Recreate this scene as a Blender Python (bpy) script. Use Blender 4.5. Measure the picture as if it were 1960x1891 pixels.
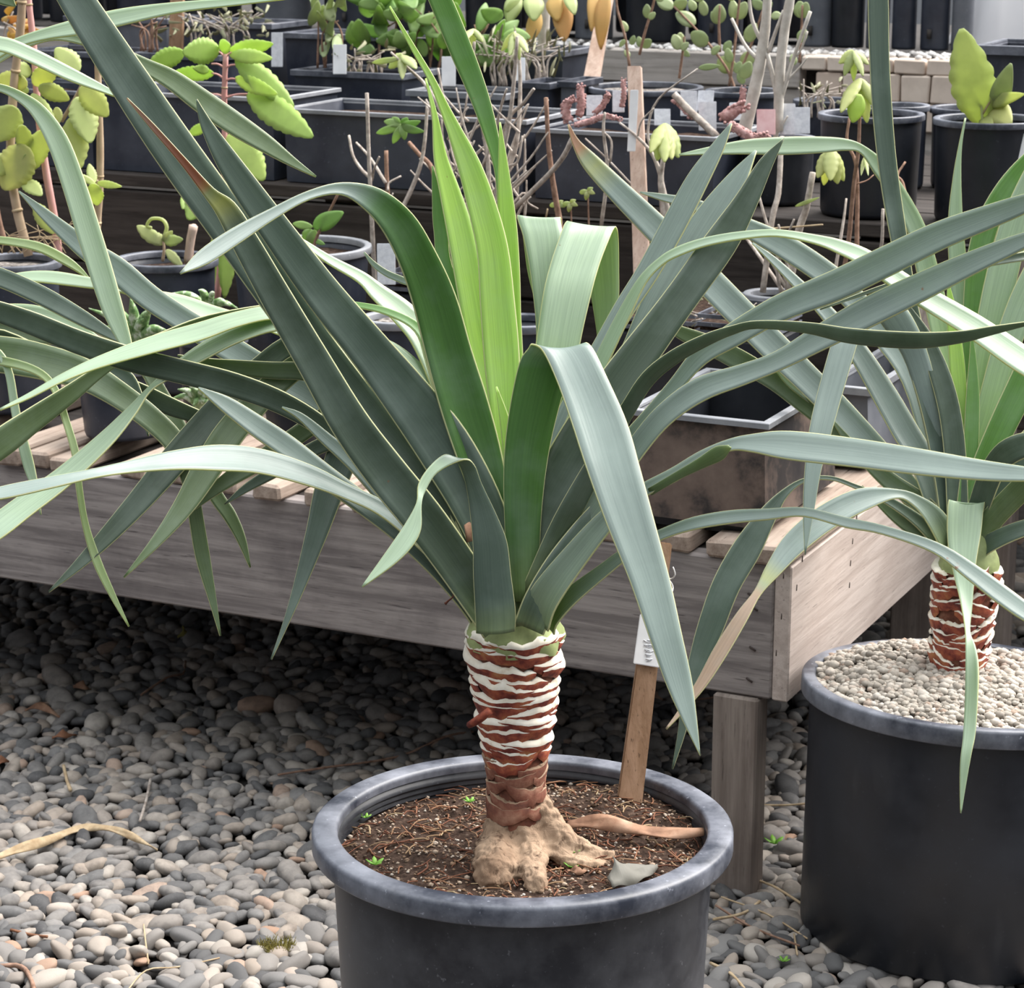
import bpy, bmesh, math, random
import numpy as np
from mathutils import Vector, Matrix, noise
for o in list(bpy.data.objects): bpy.data.objects.remove(o)
SC = bpy.context.scene; COL = SC.collection
# ---------------------------------------------------------------- camera
FPX, PITCH, CAMH = 4500.0, math.radians(14.9), 1.36
cam = bpy.data.cameras.new('camera'); camo = bpy.data.objects.new('camera', cam); COL.objects.link(camo)
cam.sensor_fit = 'HORIZONTAL'; cam.sensor_width = 36.0; cam.lens = 36.0*FPX/1960.0
cam.clip_start = 0.05; cam.clip_end = 200
camo.location = (0, 0, CAMH); camo.rotation_euler = (math.pi/2-PITCH, 0, 0)
cam.dof.use_dof = True; cam.dof.focus_distance = 2.5; cam.dof.aperture_fstop = 22
SC.camera = camo
# ---------------------------------------------------------------- light: bright overcast daylight, softest from the upper right
wd = bpy.data.worlds.new('overcast'); SC.world = wd; wd.use_nodes = True
bg = wd.node_tree.nodes['Background']; bg.inputs[1].default_value = 2.4
_g = wd.node_tree.nodes.new('ShaderNodeTexCoord'); _x = wd.node_tree.nodes.new('ShaderNodeSeparateXYZ'); _r = wd.node_tree.nodes.new('ShaderNodeValToRGB')
wd.node_tree.links.new(_g.outputs['Generated'], _x.inputs[0]); wd.node_tree.links.new(_x.outputs[2], _r.inputs[0]); wd.node_tree.links.new(_r.outputs[0], bg.inputs[0])
_e = _r.color_ramp.elements; _e[0].position = 0.0; _e[0].color = (0.05, 0.053, 0.058, 1); _e[1].position = 1.0; _e[1].color = (0.95, 0.98, 1.0, 1); _m = _e.new(0.45); _m.color = (0.16, 0.167, 0.18, 1)   # overcast: brightest overhead, dimmer to the horizon
sun = bpy.data.lights.new('sun', 'SUN'); sun.energy = 7.5; sun.angle = math.radians(55); sun.color = (1.0, 0.95, 0.9)
suno = bpy.data.objects.new('sun', sun); COL.objects.link(suno)
suno.rotation_euler = Vector((-0.75, -0.42, -1.0)).to_track_quat('-Z', 'Y').to_euler()
SC.view_settings.view_transform = 'Standard'; SC.view_settings.look = 'None'
SC.view_settings.exposure = 0.42; SC.view_settings.gamma = 1.0; SC.view_settings.use_curve_mapping = False
# ---------------------------------------------------------------- from the photograph's rays to places
def ray(px, py):
    u = (px-980)/FPX; v = (py-945.5)/FPX
    return np.array([u, math.cos(PITCH)-v*math.sin(PITCH), -math.sin(PITCH)-v*math.cos(PITCH)])
CAM = np.array([0, 0, CAMH])
def P(px, py, d): return CAM+d*ray(px, py)
def G(px, py, z):
    r = ray(px, py); return CAM+(z-CAMH)/r[2]*r
BC = np.array([0.3443, 2.9542]); BA = math.radians(26)
BU = np.array([-math.cos(BA), math.sin(BA)]); BW = np.array([math.sin(BA), math.cos(BA)])
def B(px, py, w):                       # point on the upright plane parallel to the bench front, w metres behind it
    r = ray(px, py); return CAM+(BC@BW+w)/(r[:2]@BW)*r
def Bz(px, w, z):                       # point on that plane at height z
    r = ray(px, 600); t = (BC@BW+w)/(r[:2]@BW); q = CAM+t*r
    for _ in range(4):
        v = math.tan(PITCH+0)  # refine the row so that the height is z
        lo, hi = -3000, 5000
        for _ in range(40):
            m = (lo+hi)/2
            if B(px, m, w)[2] > z: lo = m
            else: hi = m
        return B(px, (lo+hi)/2, w)
def bf(u, w, z): return np.array([BC[0]+u*BU[0]+w*BW[0], BC[1]+u*BU[1]+w*BW[1], z])
def pxm(p):                             # metres per pixel at a point
    q = np.asarray(p)-CAM; d = q[1]*math.cos(PITCH)-q[2]*math.sin(PITCH); return d/FPX
def proj(p):
    q = np.asarray(p)-CAM; d = q[...,1]*math.cos(PITCH)-q[...,2]*math.sin(PITCH)
    v = -(q[...,1]*math.sin(PITCH)+q[...,2]*math.cos(PITCH))/d
    return 980+FPX*q[...,0]/d, 945.5+FPX*v, d
# ---------------------------------------------------------------- scene helpers
def tag(o, label=None, cat=None, group=None, kind=None):
    if label: o['label'] = label
    if cat: o['category'] = cat
    if group: o['group'] = group
    if kind: o['kind'] = kind
    return o
def thing(name, loc, label=None, cat=None, group=None, rz=0, kind=None):
    o = bpy.data.objects.new(name, None); o.empty_display_size = 0.05; COL.objects.link(o)
    o.location = [float(c) for c in loc]; o.rotation_euler = (0, 0, rz)
    return tag(o, label, cat, group, kind)
def rootloc(o):
    l = np.zeros(3)
    while o is not None: l = l+np.array(o.location); o = o.parent
    return l
def mk(name, V, F, mat, parent=None, smooth=True, uv=None, col=None, origin=None, local=False, mats=None, fmat=None):
    """one mesh object; V in world space unless local"""
    V = np.asarray(V, float)
    if not local:
        base = rootloc(parent) if parent is not None else np.zeros(3)
        org = np.zeros(3) if origin is None else np.asarray(origin, float)-base
        V = V-base-org
    else: org = np.zeros(3) if origin is None else np.asarray(origin, float)
    me = bpy.data.meshes.new(name)
    me.from_pydata([tuple(v) for v in V], [], [tuple(int(i) for i in f) for f in F])
    for m in (mats or [mat]): me.materials.append(m)
    if fmat is not None: me.polygons.foreach_set('material_index', np.asarray(fmat, np.int32))
    if smooth: me.polygons.foreach_set('use_smooth', np.ones(len(F), bool))
    if uv is not None:
        l = me.uv_layers.new(name='UVMap'); vi = np.zeros(len(me.loops), np.int32); me.loops.foreach_get('vertex_index', vi)
        l.data.foreach_set('uv', np.asarray(uv, np.float32)[vi].ravel())
    if col is not None:
        c = me.color_attributes.new('tint', 'FLOAT_COLOR', 'POINT'); cc = np.ones((len(V), 4), np.float32); cc[:, :3] = col
        c.data.foreach_set('color', cc.ravel())
    me.update()
    o = bpy.data.objects.new(name, me); COL.objects.link(o); o.location = org
    if parent is not None: o.parent = parent
    return o
def dup(o, parent=None, loc=None, rot=None, scale=None):
    c = o.copy(); COL.objects.link(c)
    if parent is not None: c.parent = parent
    if loc is not None: c.location = loc
    if rot is not None: c.rotation_euler = rot
    if scale is not None: c.scale = scale
    return c
def boxmesh(x0, x1, y0, y1, z0, z1, bev=0.002, jit=0, rnd=None):
    bm = bmesh.new(); bmesh.ops.create_cube(bm, size=1)
    for v in bm.verts:
        v.co = Vector(((x0+x1)/2+v.co.x*(x1-x0), (y0+y1)/2+v.co.y*(y1-y0), (z0+z1)/2+v.co.z*(z1-z0)))
        if jit: v.co += Vector([rnd.uniform(-jit, jit) for _ in range(3)])
    if bev: bmesh.ops.bevel(bm, geom=bm.edges[:], offset=bev, segments=1, affect='EDGES')
    V = np.array([v.co[:] for v in bm.verts]); F = [[v.index for v in f.verts] for f in bm.faces]; bm.free()
    return V, F
def merge(parts):
    V = []; F = []; n = 0
    for v, f in parts:
        V.append(np.asarray(v)); F += [[i+n for i in q] for q in f]; n += len(v)
    return np.vstack(V), F
def catmull(pts, sub):
    p = np.asarray(pts, float); n = len(p); out = []
    q = np.vstack([2*p[0]-p[1], p, 2*p[-1]-p[-2]])
    for i in range(n-1):
        a, b, c, d = q[i], q[i+1], q[i+2], q[i+3]
        for k in range(sub):
            t = k/sub
            out.append(0.5*((2*b)+(c-a)*t+(2*a-5*b+4*c-d)*t*t+(3*b-a-3*c+d)*t**3))
    out.append(p[-1]); return np.array(out)
def tube(pts, rad, n=6, sub=3, rough=0, seed=0, cap=True):
    pts = np.asarray(pts, float); rad = np.broadcast_to(np.asarray(rad, float), (len(pts),))
    if sub > 1 and len(pts) > 2:
        a = catmull(np.column_stack([pts, rad]), sub); pts = a[:, :3]; rad = np.maximum(a[:, 3], 1e-4)
    r = random.Random(seed); V = []; F = []
    t0 = pts[1]-pts[0]; nrm = np.cross(t0, [0.3, 0.9, 0.2]); nrm /= np.linalg.norm(nrm)+1e-9
    for i in range(len(pts)):
        t = pts[min(i+1, len(pts)-1)]-pts[max(i-1, 0)]; t = t/(np.linalg.norm(t)+1e-9)
        nrm = nrm-t*(nrm@t); nrm /= np.linalg.norm(nrm)+1e-9; b = np.cross(t, nrm)
        for k in range(n):
            a = 2*math.pi*k/n; rr = rad[i]*(1+rough*r.uniform(-1, 1))
            V.append(pts[i]+rr*(math.cos(a)*nrm+math.sin(a)*b))
    for i in range(len(pts)-1):
        for k in range(n):
            F.append([i*n+k, i*n+(k+1) % n, (i+1)*n+(k+1) % n, (i+1)*n+k])
    if cap:
        F.append(list(range(n))[::-1]); F.append([(len(pts)-1)*n+k for k in range(n)])
    return np.array(V), F
def lathe(prof, n=48, c=(0, 0, 0)):
    prof = np.asarray(prof, float); V = []; F = []
    for r, z in prof:
        for k in range(n):
            a = 2*math.pi*k/n; V.append((c[0]+r*math.cos(a), c[1]+r*math.sin(a), c[2]+z))
    for i in range(len(prof)-1):
        for k in range(n): F.append([i*n+k, i*n+(k+1) % n, (i+1)*n+(k+1) % n, (i+1)*n+k])
    return np.array(V), F
# ---------------------------------------------------------------- materials
class NT:
    def __init__(s, name):
        s.m = bpy.data.materials.new(name); s.m.use_nodes = True; s.t = s.m.node_tree; s.b = s.t.nodes['Principled BSDF']; s.out = s.t.nodes['Material Output']
    def n(s, typ, **kw):
        x = s.t.nodes.new(typ)
        for k, v in kw.items():
            if k.startswith('_'): setattr(x, k[1:], v)
        return x
    def l(s, a, b): s.t.links.new(a, b)
    def coord(s, scale=(1, 1, 1), src='Object'):
        tc = s.n('ShaderNodeTexCoord'); mp = s.n('ShaderNodeMapping'); mp.inputs['Scale'].default_value = scale
        s.l(tc.outputs[src], mp.inputs['Vector']); return mp.outputs['Vector']
    def noise(s, vec, scale, detail=4, rough=0.55, dist=0):
        x = s.n('ShaderNodeTexNoise'); x.inputs['Scale'].default_value = scale; x.inputs['Detail'].default_value = detail
        x.inputs['Roughness'].default_value = rough; x.inputs['Distortion'].default_value = dist
        if vec is not None: s.l(vec, x.inputs['Vector'])
        return x.outputs['Fac']
    def ramp(s, fac, stops):
        x = s.n('ShaderNodeValToRGB'); e = x.color_ramp.elements
        while len(e) < len(stops): e.new(0.5)
        for i, (p, c) in enumerate(stops):
            e[i].position = p; e[i].color = (*c, 1) if len(c) == 3 else c
        s.l(fac, x.inputs['Fac']); return x.outputs['Color']
    def mix(s, a, b, f, mode='MIX'):
        x = s.n('ShaderNodeMix'); x.data_type = 'RGBA'; x.blend_type = mode
        for sock, v in ((x.inputs[0], f), (x.inputs[6], a), (x.inputs[7], b)):
            if isinstance(v, (int, float)): sock.default_value = v
            elif isinstance(v, tuple): sock.default_value = (*v, 1)
            else: s.l(v, sock)
        return x.outputs[2]
    def bump(s, h, st=0.3, dist=0.002):
        x = s.n('ShaderNodeBump'); x.inputs['Strength'].default_value = st; x.inputs['Distance'].default_value = dist
        s.l(h, x.inputs['Height']); s.l(x.outputs['Normal'], s.b.inputs['Normal'])
    def fin(s, col, rough=0.6, spec=0.5, trans=None):
        if isinstance(col, tuple): s.b.inputs['Base Color'].default_value = (*col, 1)
        else: s.l(col, s.b.inputs['Base Color'])
        if isinstance(rough, (int, float)): s.b.inputs['Roughness'].default_value = rough
        else: s.l(rough, s.b.inputs['Roughness'])
        s.b.inputs['Specular IOR Level'].default_value = spec
        if trans:
            tcol, f = trans; tr = s.n('ShaderNodeBsdfTranslucent'); mx = s.n('ShaderNodeMixShader'); mx.inputs[0].default_value = f
            if isinstance(tcol, tuple): tr.inputs[0].default_value = (*tcol, 1)
            else: s.l(tcol, tr.inputs[0])
            s.l(s.b.outputs[0], mx.inputs[1]); s.l(tr.outputs[0], mx.inputs[2]); s.l(mx.outputs[0], s.out.inputs[0])
        return s.m
def m_leaf(name, transl=0.30, tmul=(1.5, 1.6, 0.45)):
    t = NT(name); at = t.n('ShaderNodeAttribute'); at.attribute_name = 'tint'
    tc = t.n('ShaderNodeTexCoord'); mp = t.n('ShaderNodeMapping'); mp.inputs['Scale'].default_value = (26, 1.6, 1); t.l(tc.outputs['UV'], mp.inputs['Vector'])
    oi = t.n('ShaderNodeObjectInfo'); ad = t.n('ShaderNodeVectorMath'); ad.operation = 'ADD'; t.l(mp.outputs[0], ad.inputs[0]); t.l(oi.outputs['Random'], ad.inputs[1])
    st = t.noise(ad.outputs[0], 1.0, 3, 0.6)
    c = t.mix(at.outputs['Color'], t.mix(at.outputs['Color'], (0.74, 0.77, 0.77), 1, 'MULTIPLY'), t.ramp(st, [(0.35, (0, 0, 0)), (0.75, (1, 1, 1))]))
    bl = t.noise(t.coord((1, 1, 1)), 14, 4, 0.6)
    c = t.mix(c, (0.42, 0.52, 0.50), t.ramp(bl, [(0.45, (0, 0, 0)), (0.8, (0.22, 0.22, 0.22))]))
    # pale margin along both edges
    sp = t.n('ShaderNodeSeparateXYZ'); t.l(tc.outputs['UV'], sp.inputs[0])
    s1 = t.n('ShaderNodeMath'); s1.operation = 'SUBTRACT'; t.l(sp.outputs[0], s1.inputs[0]); s1.inputs[1].default_value = 0.5
    s2 = t.n('ShaderNodeMath'); s2.operation = 'ABSOLUTE'; t.l(s1.outputs[0], s2.inputs[0])
    mg = t.ramp(s2.outputs[0], [(0.480, (0, 0, 0)), (0.492, (1, 1, 1))])
    c = t.mix(c, (0.62, 0.62, 0.36), mg)
    br = t.noise(t.coord((1, 1, 1)), 60, 2, 0.5)
    c = t.mix(c, (0.22, 0.09, 0.04), t.ramp(br, [(0.77, (0, 0, 0)), (0.80, (0.8, 0.8, 0.8))]))
    t.bump(st, 0.12, 0.001)
    return t.fin(c, 0.36, 0.6, (t.mix(c, tmul, 1, 'MULTIPLY'), transl))
def m_plain_leaf(name, c1, c2, transl=0.3, rough=0.45):
    t = NT(name); oi = t.n('ShaderNodeObjectInfo'); nz = t.noise(t.coord(), 25, 3)
    c = t.mix(t.mix(c1, c2, oi.outputs['Random']), tuple(x*0.7 for x in c1), t.ramp(nz, [(0.4, (0, 0, 0)), (0.8, (0.6, 0.6, 0.6))]))
    return t.fin(c, rough, 0.4, (t.mix(c, (1.1, 1.15, 0.85), 1, 'MULTIPLY'), transl))
def m_plastic(name, base=(0.013, 0.015, 0.021), dust=(0.10, 0.105, 0.125), amt=0.55, rough=0.42):
    t = NT(name); v = t.coord()
    n1 = t.noise(v, 9, 6, 0.65); n2 = t.noise(v, 160, 3, 0.6); n3 = t.noise(t.coord((3, 3, 1)), 3, 3)
    c = t.mix(base, dust, t.ramp(n1, [(0.38, (0, 0, 0)), (0.85, (amt, amt, amt))]))
    c = t.mix(c, tuple(x*1.5 for x in dust), t.ramp(n2, [(0.66, (0, 0, 0)), (0.74, (0.35, 0.35, 0.35))]))
    c = t.mix(c, (0.2, 0.2, 0.21), t.ramp(n3, [(0.62, (0, 0, 0)), (0.8, (0.22, 0.22, 0.22))]))
    t.bump(n1, 0.1, 0.002)
    return t.fin(c, t.ramp(n1, [(0.3, (rough-0.07,)*3), (0.8, (rough+0.2,)*3)]), 0.5)
def m_wood(name, a, b, dark, scale=(1.2, 22, 22), axis_noise=6, rough=0.8):
    t = NT(name); v = t.coord(scale); v2 = t.coord((1, 1, 1))
    g = t.noise(v, 3.2, 7, 0.65, 0.35); bl = t.noise(v2, axis_noise, 5, 0.65); fine = t.noise(t.coord(tuple(x*4 for x in scale)), 4, 3)
    c = t.mix(a, b, t.ramp(g, [(0.4, (0, 0, 0)), (0.6, (1, 1, 1))]))
    c = t.mix(c, dark, t.ramp(bl, [(0.5, (0, 0, 0)), (0.78, (0.75, 0.75, 0.75))]))
    c = t.mix(c, tuple(x*0.35 for x in dark), t.ramp(fine, [(0.64, (0, 0, 0)), (0.72, (0.65, 0.65, 0.65))]))
    t.bump(g, 0.5, 0.002)
    return t.fin(c, rough, 0.25)
def m_noise(name, stops, scale, rough=0.8, detail=6, spec=0.3, bump=0.4, bd=0.003, trans=None):
    t = NT(name); nz = t.noise(t.coord(), scale, detail, 0.62); c = t.ramp(nz, stops)
    if bump: t.bump(nz, bump, bd)
    return t.fin(c, rough, spec, trans)
PEB_ = 0
PEB = [(0.0, (0.075, 0.074, 0.076)), (0.22, (0.15, 0.147, 0.146)), (0.42, (0.26, 0.238, 0.218)), (0.6, (0.195, 0.19, 0.186)), (0.78, (0.335, 0.28, 0.232)), (0.95, (0.40, 0.37, 0.335)), (1.0, (0.36, 0.23, 0.16))]
def m_pebble(name, src):
    t = NT(name)
    if src == 'obj': r = t.n('ShaderNodeObjectInfo').outputs['Random']
    else: r = t.n('ShaderNodeNewGeometry').outputs['Random Per Island']
    c = t.ramp(r, PEB); v = t.coord(); n1 = t.noise(v, 55, 4, 0.6); n2 = t.noise(v, 420, 3, 0.7)
    c = t.mix(c, t.mix(c, (0.45, 0.45, 0.47), 1, 'MULTIPLY'), t.ramp(n1, [(0.42, (0, 0, 0)), (0.75, (0.8, 0.8, 0.8))]))
    c = t.mix(c, (0.42, 0.40, 0.37), t.ramp(n2, [(0.62, (0, 0, 0)), (0.75, (0.35, 0.35, 0.35))]))
    t.bump(n2, 0.15, 0.0006)
    return t.fin(c, 0.72, 0.3)
M = {}
M['leaf'] = m_leaf('yucca_leaf')
M['kal'] = m_plain_leaf('kalanchoe_leaf', (0.58, 0.66, 0.30), (0.68, 0.68, 0.33), 0.5)
M['kal2'] = m_plain_leaf('green_leaf', (0.46, 0.62, 0.20), (0.58, 0.70, 0.26), 0.5)
M['pale_leaf'] = m_plain_leaf('pale_leaf', (0.50, 0.58, 0.27), (0.60, 0.63, 0.33), 0.45)
M['jade'] = m_plain_leaf('round_leaf', (0.34, 0.42, 0.22), (0.46, 0.52, 0.28), 0.3)
M['greenleaf'] = m_plain_leaf('dark_green_leaf', (0.28, 0.45, 0.16), (0.40, 0.54, 0.22), 0.45)
M['deadleaf'] = m_plain_leaf('dead_leaf', (0.68, 0.50, 0.18), (0.60, 0.33, 0.14), 0.4, 0.7)
M['grassy'] = m_plain_leaf('grey_green_leaf', (0.25, 0.26, 0.16), (0.36, 0.34, 0.22), 0.2, 0.7)
M['aloe'] = m_noise('spotted_aloe', [(0.35, (0.09, 0.18, 0.06)), (0.5, (0.2, 0.32, 0.12)), (0.62, (0.55, 0.62, 0.48))], 90, 0.5, 3, 0.4, 0.1)
M['plastic'] = m_plastic('black_plastic', (0.013, 0.015, 0.021), (0.15, 0.155, 0.17), 0.6, 0.4)
M['plastic_clean'] = m_plastic('darker_black_plastic', (0.008, 0.010, 0.015), (0.05, 0.055, 0.07), 0.4, 0.38)
M['plastic_bg'] = m_plastic('hazy_black_plastic', (0.018, 0.022, 0.036), (0.10, 0.115, 0.15), 0.5, 0.4)  # bluish base paints in the haze of the back rows; dust is its own
M['plastic_grey'] = m_plastic('grey_plastic', (0.09, 0.10, 0.12), (0.22, 0.23, 0.26), 0.7, 0.5)
M['rim'] = m_plastic('scuffed_pot_rim', (0.025, 0.030, 0.045), (0.36, 0.38, 0.44), 0.95, 0.4)
M['rim_light'] = m_plastic('dusty_pot_rim', (0.16, 0.17, 0.19), (0.42, 0.43, 0.46), 0.8, 0.5)
M['rusty'] = m_noise('stained_box', [(0.3, (0.010, 0.010, 0.014)), (0.47, (0.035, 0.030, 0.030)), (0.56, (0.13, 0.095, 0.08)), (0.75, (0.20, 0.15, 0.125))], 9, 0.7, 8, 0.3, 0.2)
M['board'] = m_wood('weathered_board', (0.185, 0.163, 0.158), (0.33, 0.295, 0.282), (0.105, 0.09, 0.093))
M['board_lit'] = m_wood('lit_board', (0.34, 0.285, 0.25), (0.46, 0.395, 0.355), (0.30, 0.24, 0.21))  # same wood as the other boards, made paler to paint in side light
M['post'] = m_wood('post_wood', (0.19, 0.155, 0.135), (0.29, 0.245, 0.215), (0.12, 0.095, 0.085), (22, 22, 1.2))
M['slat'] = m_wood('slat_wood', (0.27, 0.205, 0.165), (0.40, 0.32, 0.265), (0.13, 0.095, 0.08), (22, 1.2, 22))
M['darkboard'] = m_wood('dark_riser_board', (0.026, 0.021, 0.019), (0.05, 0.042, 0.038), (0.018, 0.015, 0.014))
M['stake'] = m_wood('stake_wood', (0.24, 0.145, 0.085), (0.33, 0.21, 0.135), (0.15, 0.085, 0.05), (22, 22, 1.2))
M['stake_pale'] = m_wood('pale_stake_wood', (0.42, 0.30, 0.24), (0.54, 0.41, 0.34), (0.36, 0.25, 0.20), (22, 22, 1.2))
M['timber'] = m_wood('timber_beam', (0.36, 0.33, 0.30), (0.50, 0.46, 0.43), (0.27, 0.25, 0.24))
M['brick'] = m_plain_leaf('brick_block', (0.66, 0.54, 0.45), (0.78, 0.68, 0.59), 0.0, 0.9)
M['pebble_obj'] = m_pebble('pebble_single', 'obj'); M['pebble_bed'] = m_pebble('pebble_bed', 'geo')
M['earth'] = m_noise('dark_earth', [(0.3, (0.018, 0.016, 0.015)), (0.7, (0.05, 0.045, 0.042))], 60)
M['soil'] = m_noise('potting_soil', [(0.30, (0.014, 0.009, 0.007)), (0.5, (0.045, 0.028, 0.021)), (0.64, (0.085, 0.056, 0.042)), (0.78, (0.22, 0.18, 0.15))], 120, 0.95, 8, 0.1, 0.9, 0.006)
M['soil_pale'] = m_noise('gritty_soil', [(0.30, (0.05, 0.045, 0.042)), (0.5, (0.20, 0.18, 0.165)), (0.7, (0.45, 0.42, 0.39))], 140, 0.95, 6, 0.1, 0.8, 0.006)
def m_rand(name, stops, rough=0.85, src='geo'):
    t = NT(name); r = t.n('ShaderNodeNewGeometry').outputs['Random Per Island']; c = t.ramp(r, stops); nz = t.noise(t.coord(), 300, 3)
    c = t.mix(c, t.mix(c, (0.6, 0.6, 0.6), 1, 'MULTIPLY'), t.ramp(nz, [(0.4, (0, 0, 0)), (0.8, (0.7, 0.7, 0.7))])); return t.fin(c, rough, 0.2)
M['pumice'] = m_rand('pumice', [(0, (0.24, 0.215, 0.185)), (0.4, (0.40, 0.36, 0.31)), (0.8, (0.50, 0.46, 0.41)), (1, (0.30, 0.22, 0.17))])
M['grit'] = m_rand('grit', [(0, (0.10, 0.07, 0.05)), (0.5, (0.26, 0.17, 0.11)), (0.8, (0.40, 0.32, 0.25)), (1, (0.55, 0.5, 0.44))])
M['litter'] = m_rand('litter', [(0, (0.10, 0.04, 0.024)), (0.5, (0.20, 0.085, 0.05)), (0.8, (0.26, 0.15, 0.085)), (1, (0.36, 0.28, 0.17))])
M['scar'] = m_noise('leaf_base_skin', [(0.28, (0.05, 0.016, 0.012)), (0.42, (0.15, 0.03, 0.022)), (0.55, (0.30, 0.075, 0.04)), (0.66, (0.38, 0.15, 0.06)), (0.8, (0.34, 0.22, 0.13))], 55, 0.6, 5, 0.3, 0.3, 0.002)
M['cut'] = m_noise('cut_leaf_base', [(0.25, (0.48, 0.33, 0.22)), (0.42, (0.74, 0.68, 0.56)), (0.7, (0.86, 0.83, 0.74))], 45, 0.8, 4, 0.2, 0.3, 0.001)
M['bark'] = m_noise('trunk_bark', [(0.28, (0.045, 0.02, 0.016)), (0.5, (0.15, 0.055, 0.035)), (0.72, (0.28, 0.15, 0.10))], 40, 0.8, 6, 0.2, 0.5, 0.003)
M['root'] = m_noise('woody_root', [(0.28, (0.16, 0.10, 0.065)), (0.45, (0.36, 0.25, 0.17)), (0.7, (0.52, 0.39, 0.28))], 30, 0.85, 8, 0.2, 0.7, 0.004)
M['crown'] = m_noise('leaf_sheath', [(0.25, (0.13, 0.08, 0.04)), (0.36, (0.20, 0.24, 0.10)), (0.6, (0.34, 0.40, 0.17)), (0.8, (0.24, 0.34, 0.16))], 24, 0.5, 4, 0.4, 0.15, 0.002)
_t = NT('woody_root'); _v = _t.coord((1, 1, .35)); _n = _t.noise(_v, 70, 6, .65, .6); _m = _t.noise(_t.coord(), 22, 5, .6)
_c = _t.mix(_t.ramp(_m, [(.3, (.21, .135, .088)), (.7, (.38, .275, .19))]), (.06, .032, .02), _t.ramp(_n, [(.34, (1, 1, 1)), (.47, (0, 0, 0))])); _t.bump(_n, .8, .004); M['root'] = _t.fin(_c, .85, .2)
M['twig'] = m_noise('grey_twig', [(0.3, (0.26, 0.215, 0.185)), (0.6, (0.52, 0.46, 0.41)), (0.8, (0.66, 0.61, 0.56))], 80, 0.85, 3, 0.2, 0.3)
M['twig_brown'] = m_noise('brown_twig', [(0.3, (0.16, 0.09, 0.06)), (0.7, (0.36, 0.23, 0.17))], 80, 0.85, 3, 0.2, 0.3)
M['cane'] = m_noise('cane', [(0.3, (0.34, 0.24, 0.16)), (0.7, (0.52, 0.40, 0.28))], 20, 0.6, 3, 0.3, 0.1)
M['cane_pink'] = m_noise('pink_cane', [(0.3, (0.52, 0.26, 0.24)), (0.7, (0.66, 0.38, 0.36))], 20, 0.6, 3, 0.3, 0.1)
M['trunk_pale'] = m_noise('pale_trunk', [(0.3, (0.42, 0.38, 0.33)), (0.7, (0.66, 0.63, 0.58))], 40, 0.8, 4, 0.2, 0.2)
M['cactus'] = m_noise('pink_cactus', [(0.3, (0.28, 0.16, 0.14)), (0.55, (0.52, 0.30, 0.29)), (0.75, (0.66, 0.48, 0.45))], 90, 0.8, 4, 0.2, 0.8, 0.004)
M['white_tag'] = m_noise('white_tag', [(0.3, (0.74, 0.75, 0.78)), (0.7, (0.85, 0.86, 0.88))], 30, 0.5, 2, 0.4, 0.0)
M['metal_tag'] = m_noise('embossed_metal_tag', [(0.35, (0.55, 0.57, 0.62)), (0.65, (0.68, 0.70, 0.74))], 120, 0.35, 3, 0.6, 0.35, 0.002)
M['pink_tag'] = m_noise('pink_tag', [(0.3, (0.70, 0.42, 0.43)), (0.7, (0.80, 0.56, 0.56))], 60, 0.5, 2, 0.4, 0.1)
M['wire'] = NT('tag_wire').fin((0.6, 0.6, 0.6), 0.3, 0.8)
M['weed'] = m_plain_leaf('weed_leaf', (0.18, 0.42, 0.06), (0.30, 0.55, 0.10), 0.35)
M['straw'] = m_noise('dry_straw', [(0.3, (0.34, 0.24, 0.14)), (0.7, (0.52, 0.41, 0.27))], 60, 0.85, 3, 0.2, 0.2)
M['dry_leaf'] = m_noise('dry_brown_leaf', [(0.3, (0.13, 0.068, 0.044)), (0.55, (0.27, 0.155, 0.10)), (0.75, (0.38, 0.255, 0.18))], 26, 0.8, 5, 0.2, 0.4, 0.003)
M['grey_leaf'] = m_noise('grey_dead_leaf', [(0.3, (0.10, 0.097, 0.082)), (0.7, (0.155, 0.15, 0.132))], 20, 0.7, 4, 0.3, 0.2)
M['moss'] = m_rand('moss_tuft', [(0, (0.16, 0.13, 0.03)), (1, (0.30, 0.27, 0.08))])
M['white_gravel'] = m_rand('white_gravel', [(0, (0.5, 0.48, 0.46)), (1, (0.8, 0.79, 0.77))])
M['sheet'] = m_noise('white_sheet', [(0.3, (0.80, 0.80, 0.83)), (0.7, (0.88, 0.88, 0.9))], 6, 0.6, 3, 0.3, 0.0)
M['nail'] = NT('nail').fin((0.05, 0.035, 0.03), 0.6, 0.4)
# ---------------------------------------------------------------- ground of river pebbles
rnd = random.Random(7); nrs = np.random.RandomState(11)
floor = mk('floor', [(-9, -3, -0.012), (9, -3, -0.012), (9, 16, -0.012), (-9, 16, -0.012)], [[0, 1, 2, 3]], M['earth'], smooth=False)
tag(floor, 'gravel floor of grey and tan river pebbles under the benches', 'gravel floor', kind='structure')
def ico(sub):
    bm = bmesh.new(); bmesh.ops.create_icosphere(bm, subdivisions=sub, radius=1)
    V = np.array([v.co[:] for v in bm.verts]); F = np.array([[v.index for v in f.verts] for f in bm.faces]); bm.free(); return V, F
def pebble_shape(seed, sub):
    V, F = ico(sub); W = V.copy()
    for i, v in enumerate(V):
        n = noise.noise(Vector(v)*0.9+Vector((seed*3.1, seed*1.7, 0)))
        n2 = noise.noise(Vector(v)*2.1+Vector((seed*5.1, 9, seed)))
        W[i] = v*(1+0.22*n+0.07*n2)
    W = np.sign(W)*np.abs(W)**0.9
    return W, F
NSH = 9
shapes_hi = [pebble_shape(s, 3) for s in range(NSH)]; shapes_lo = [pebble_shape(s, 2) for s in range(NSH)]
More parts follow.
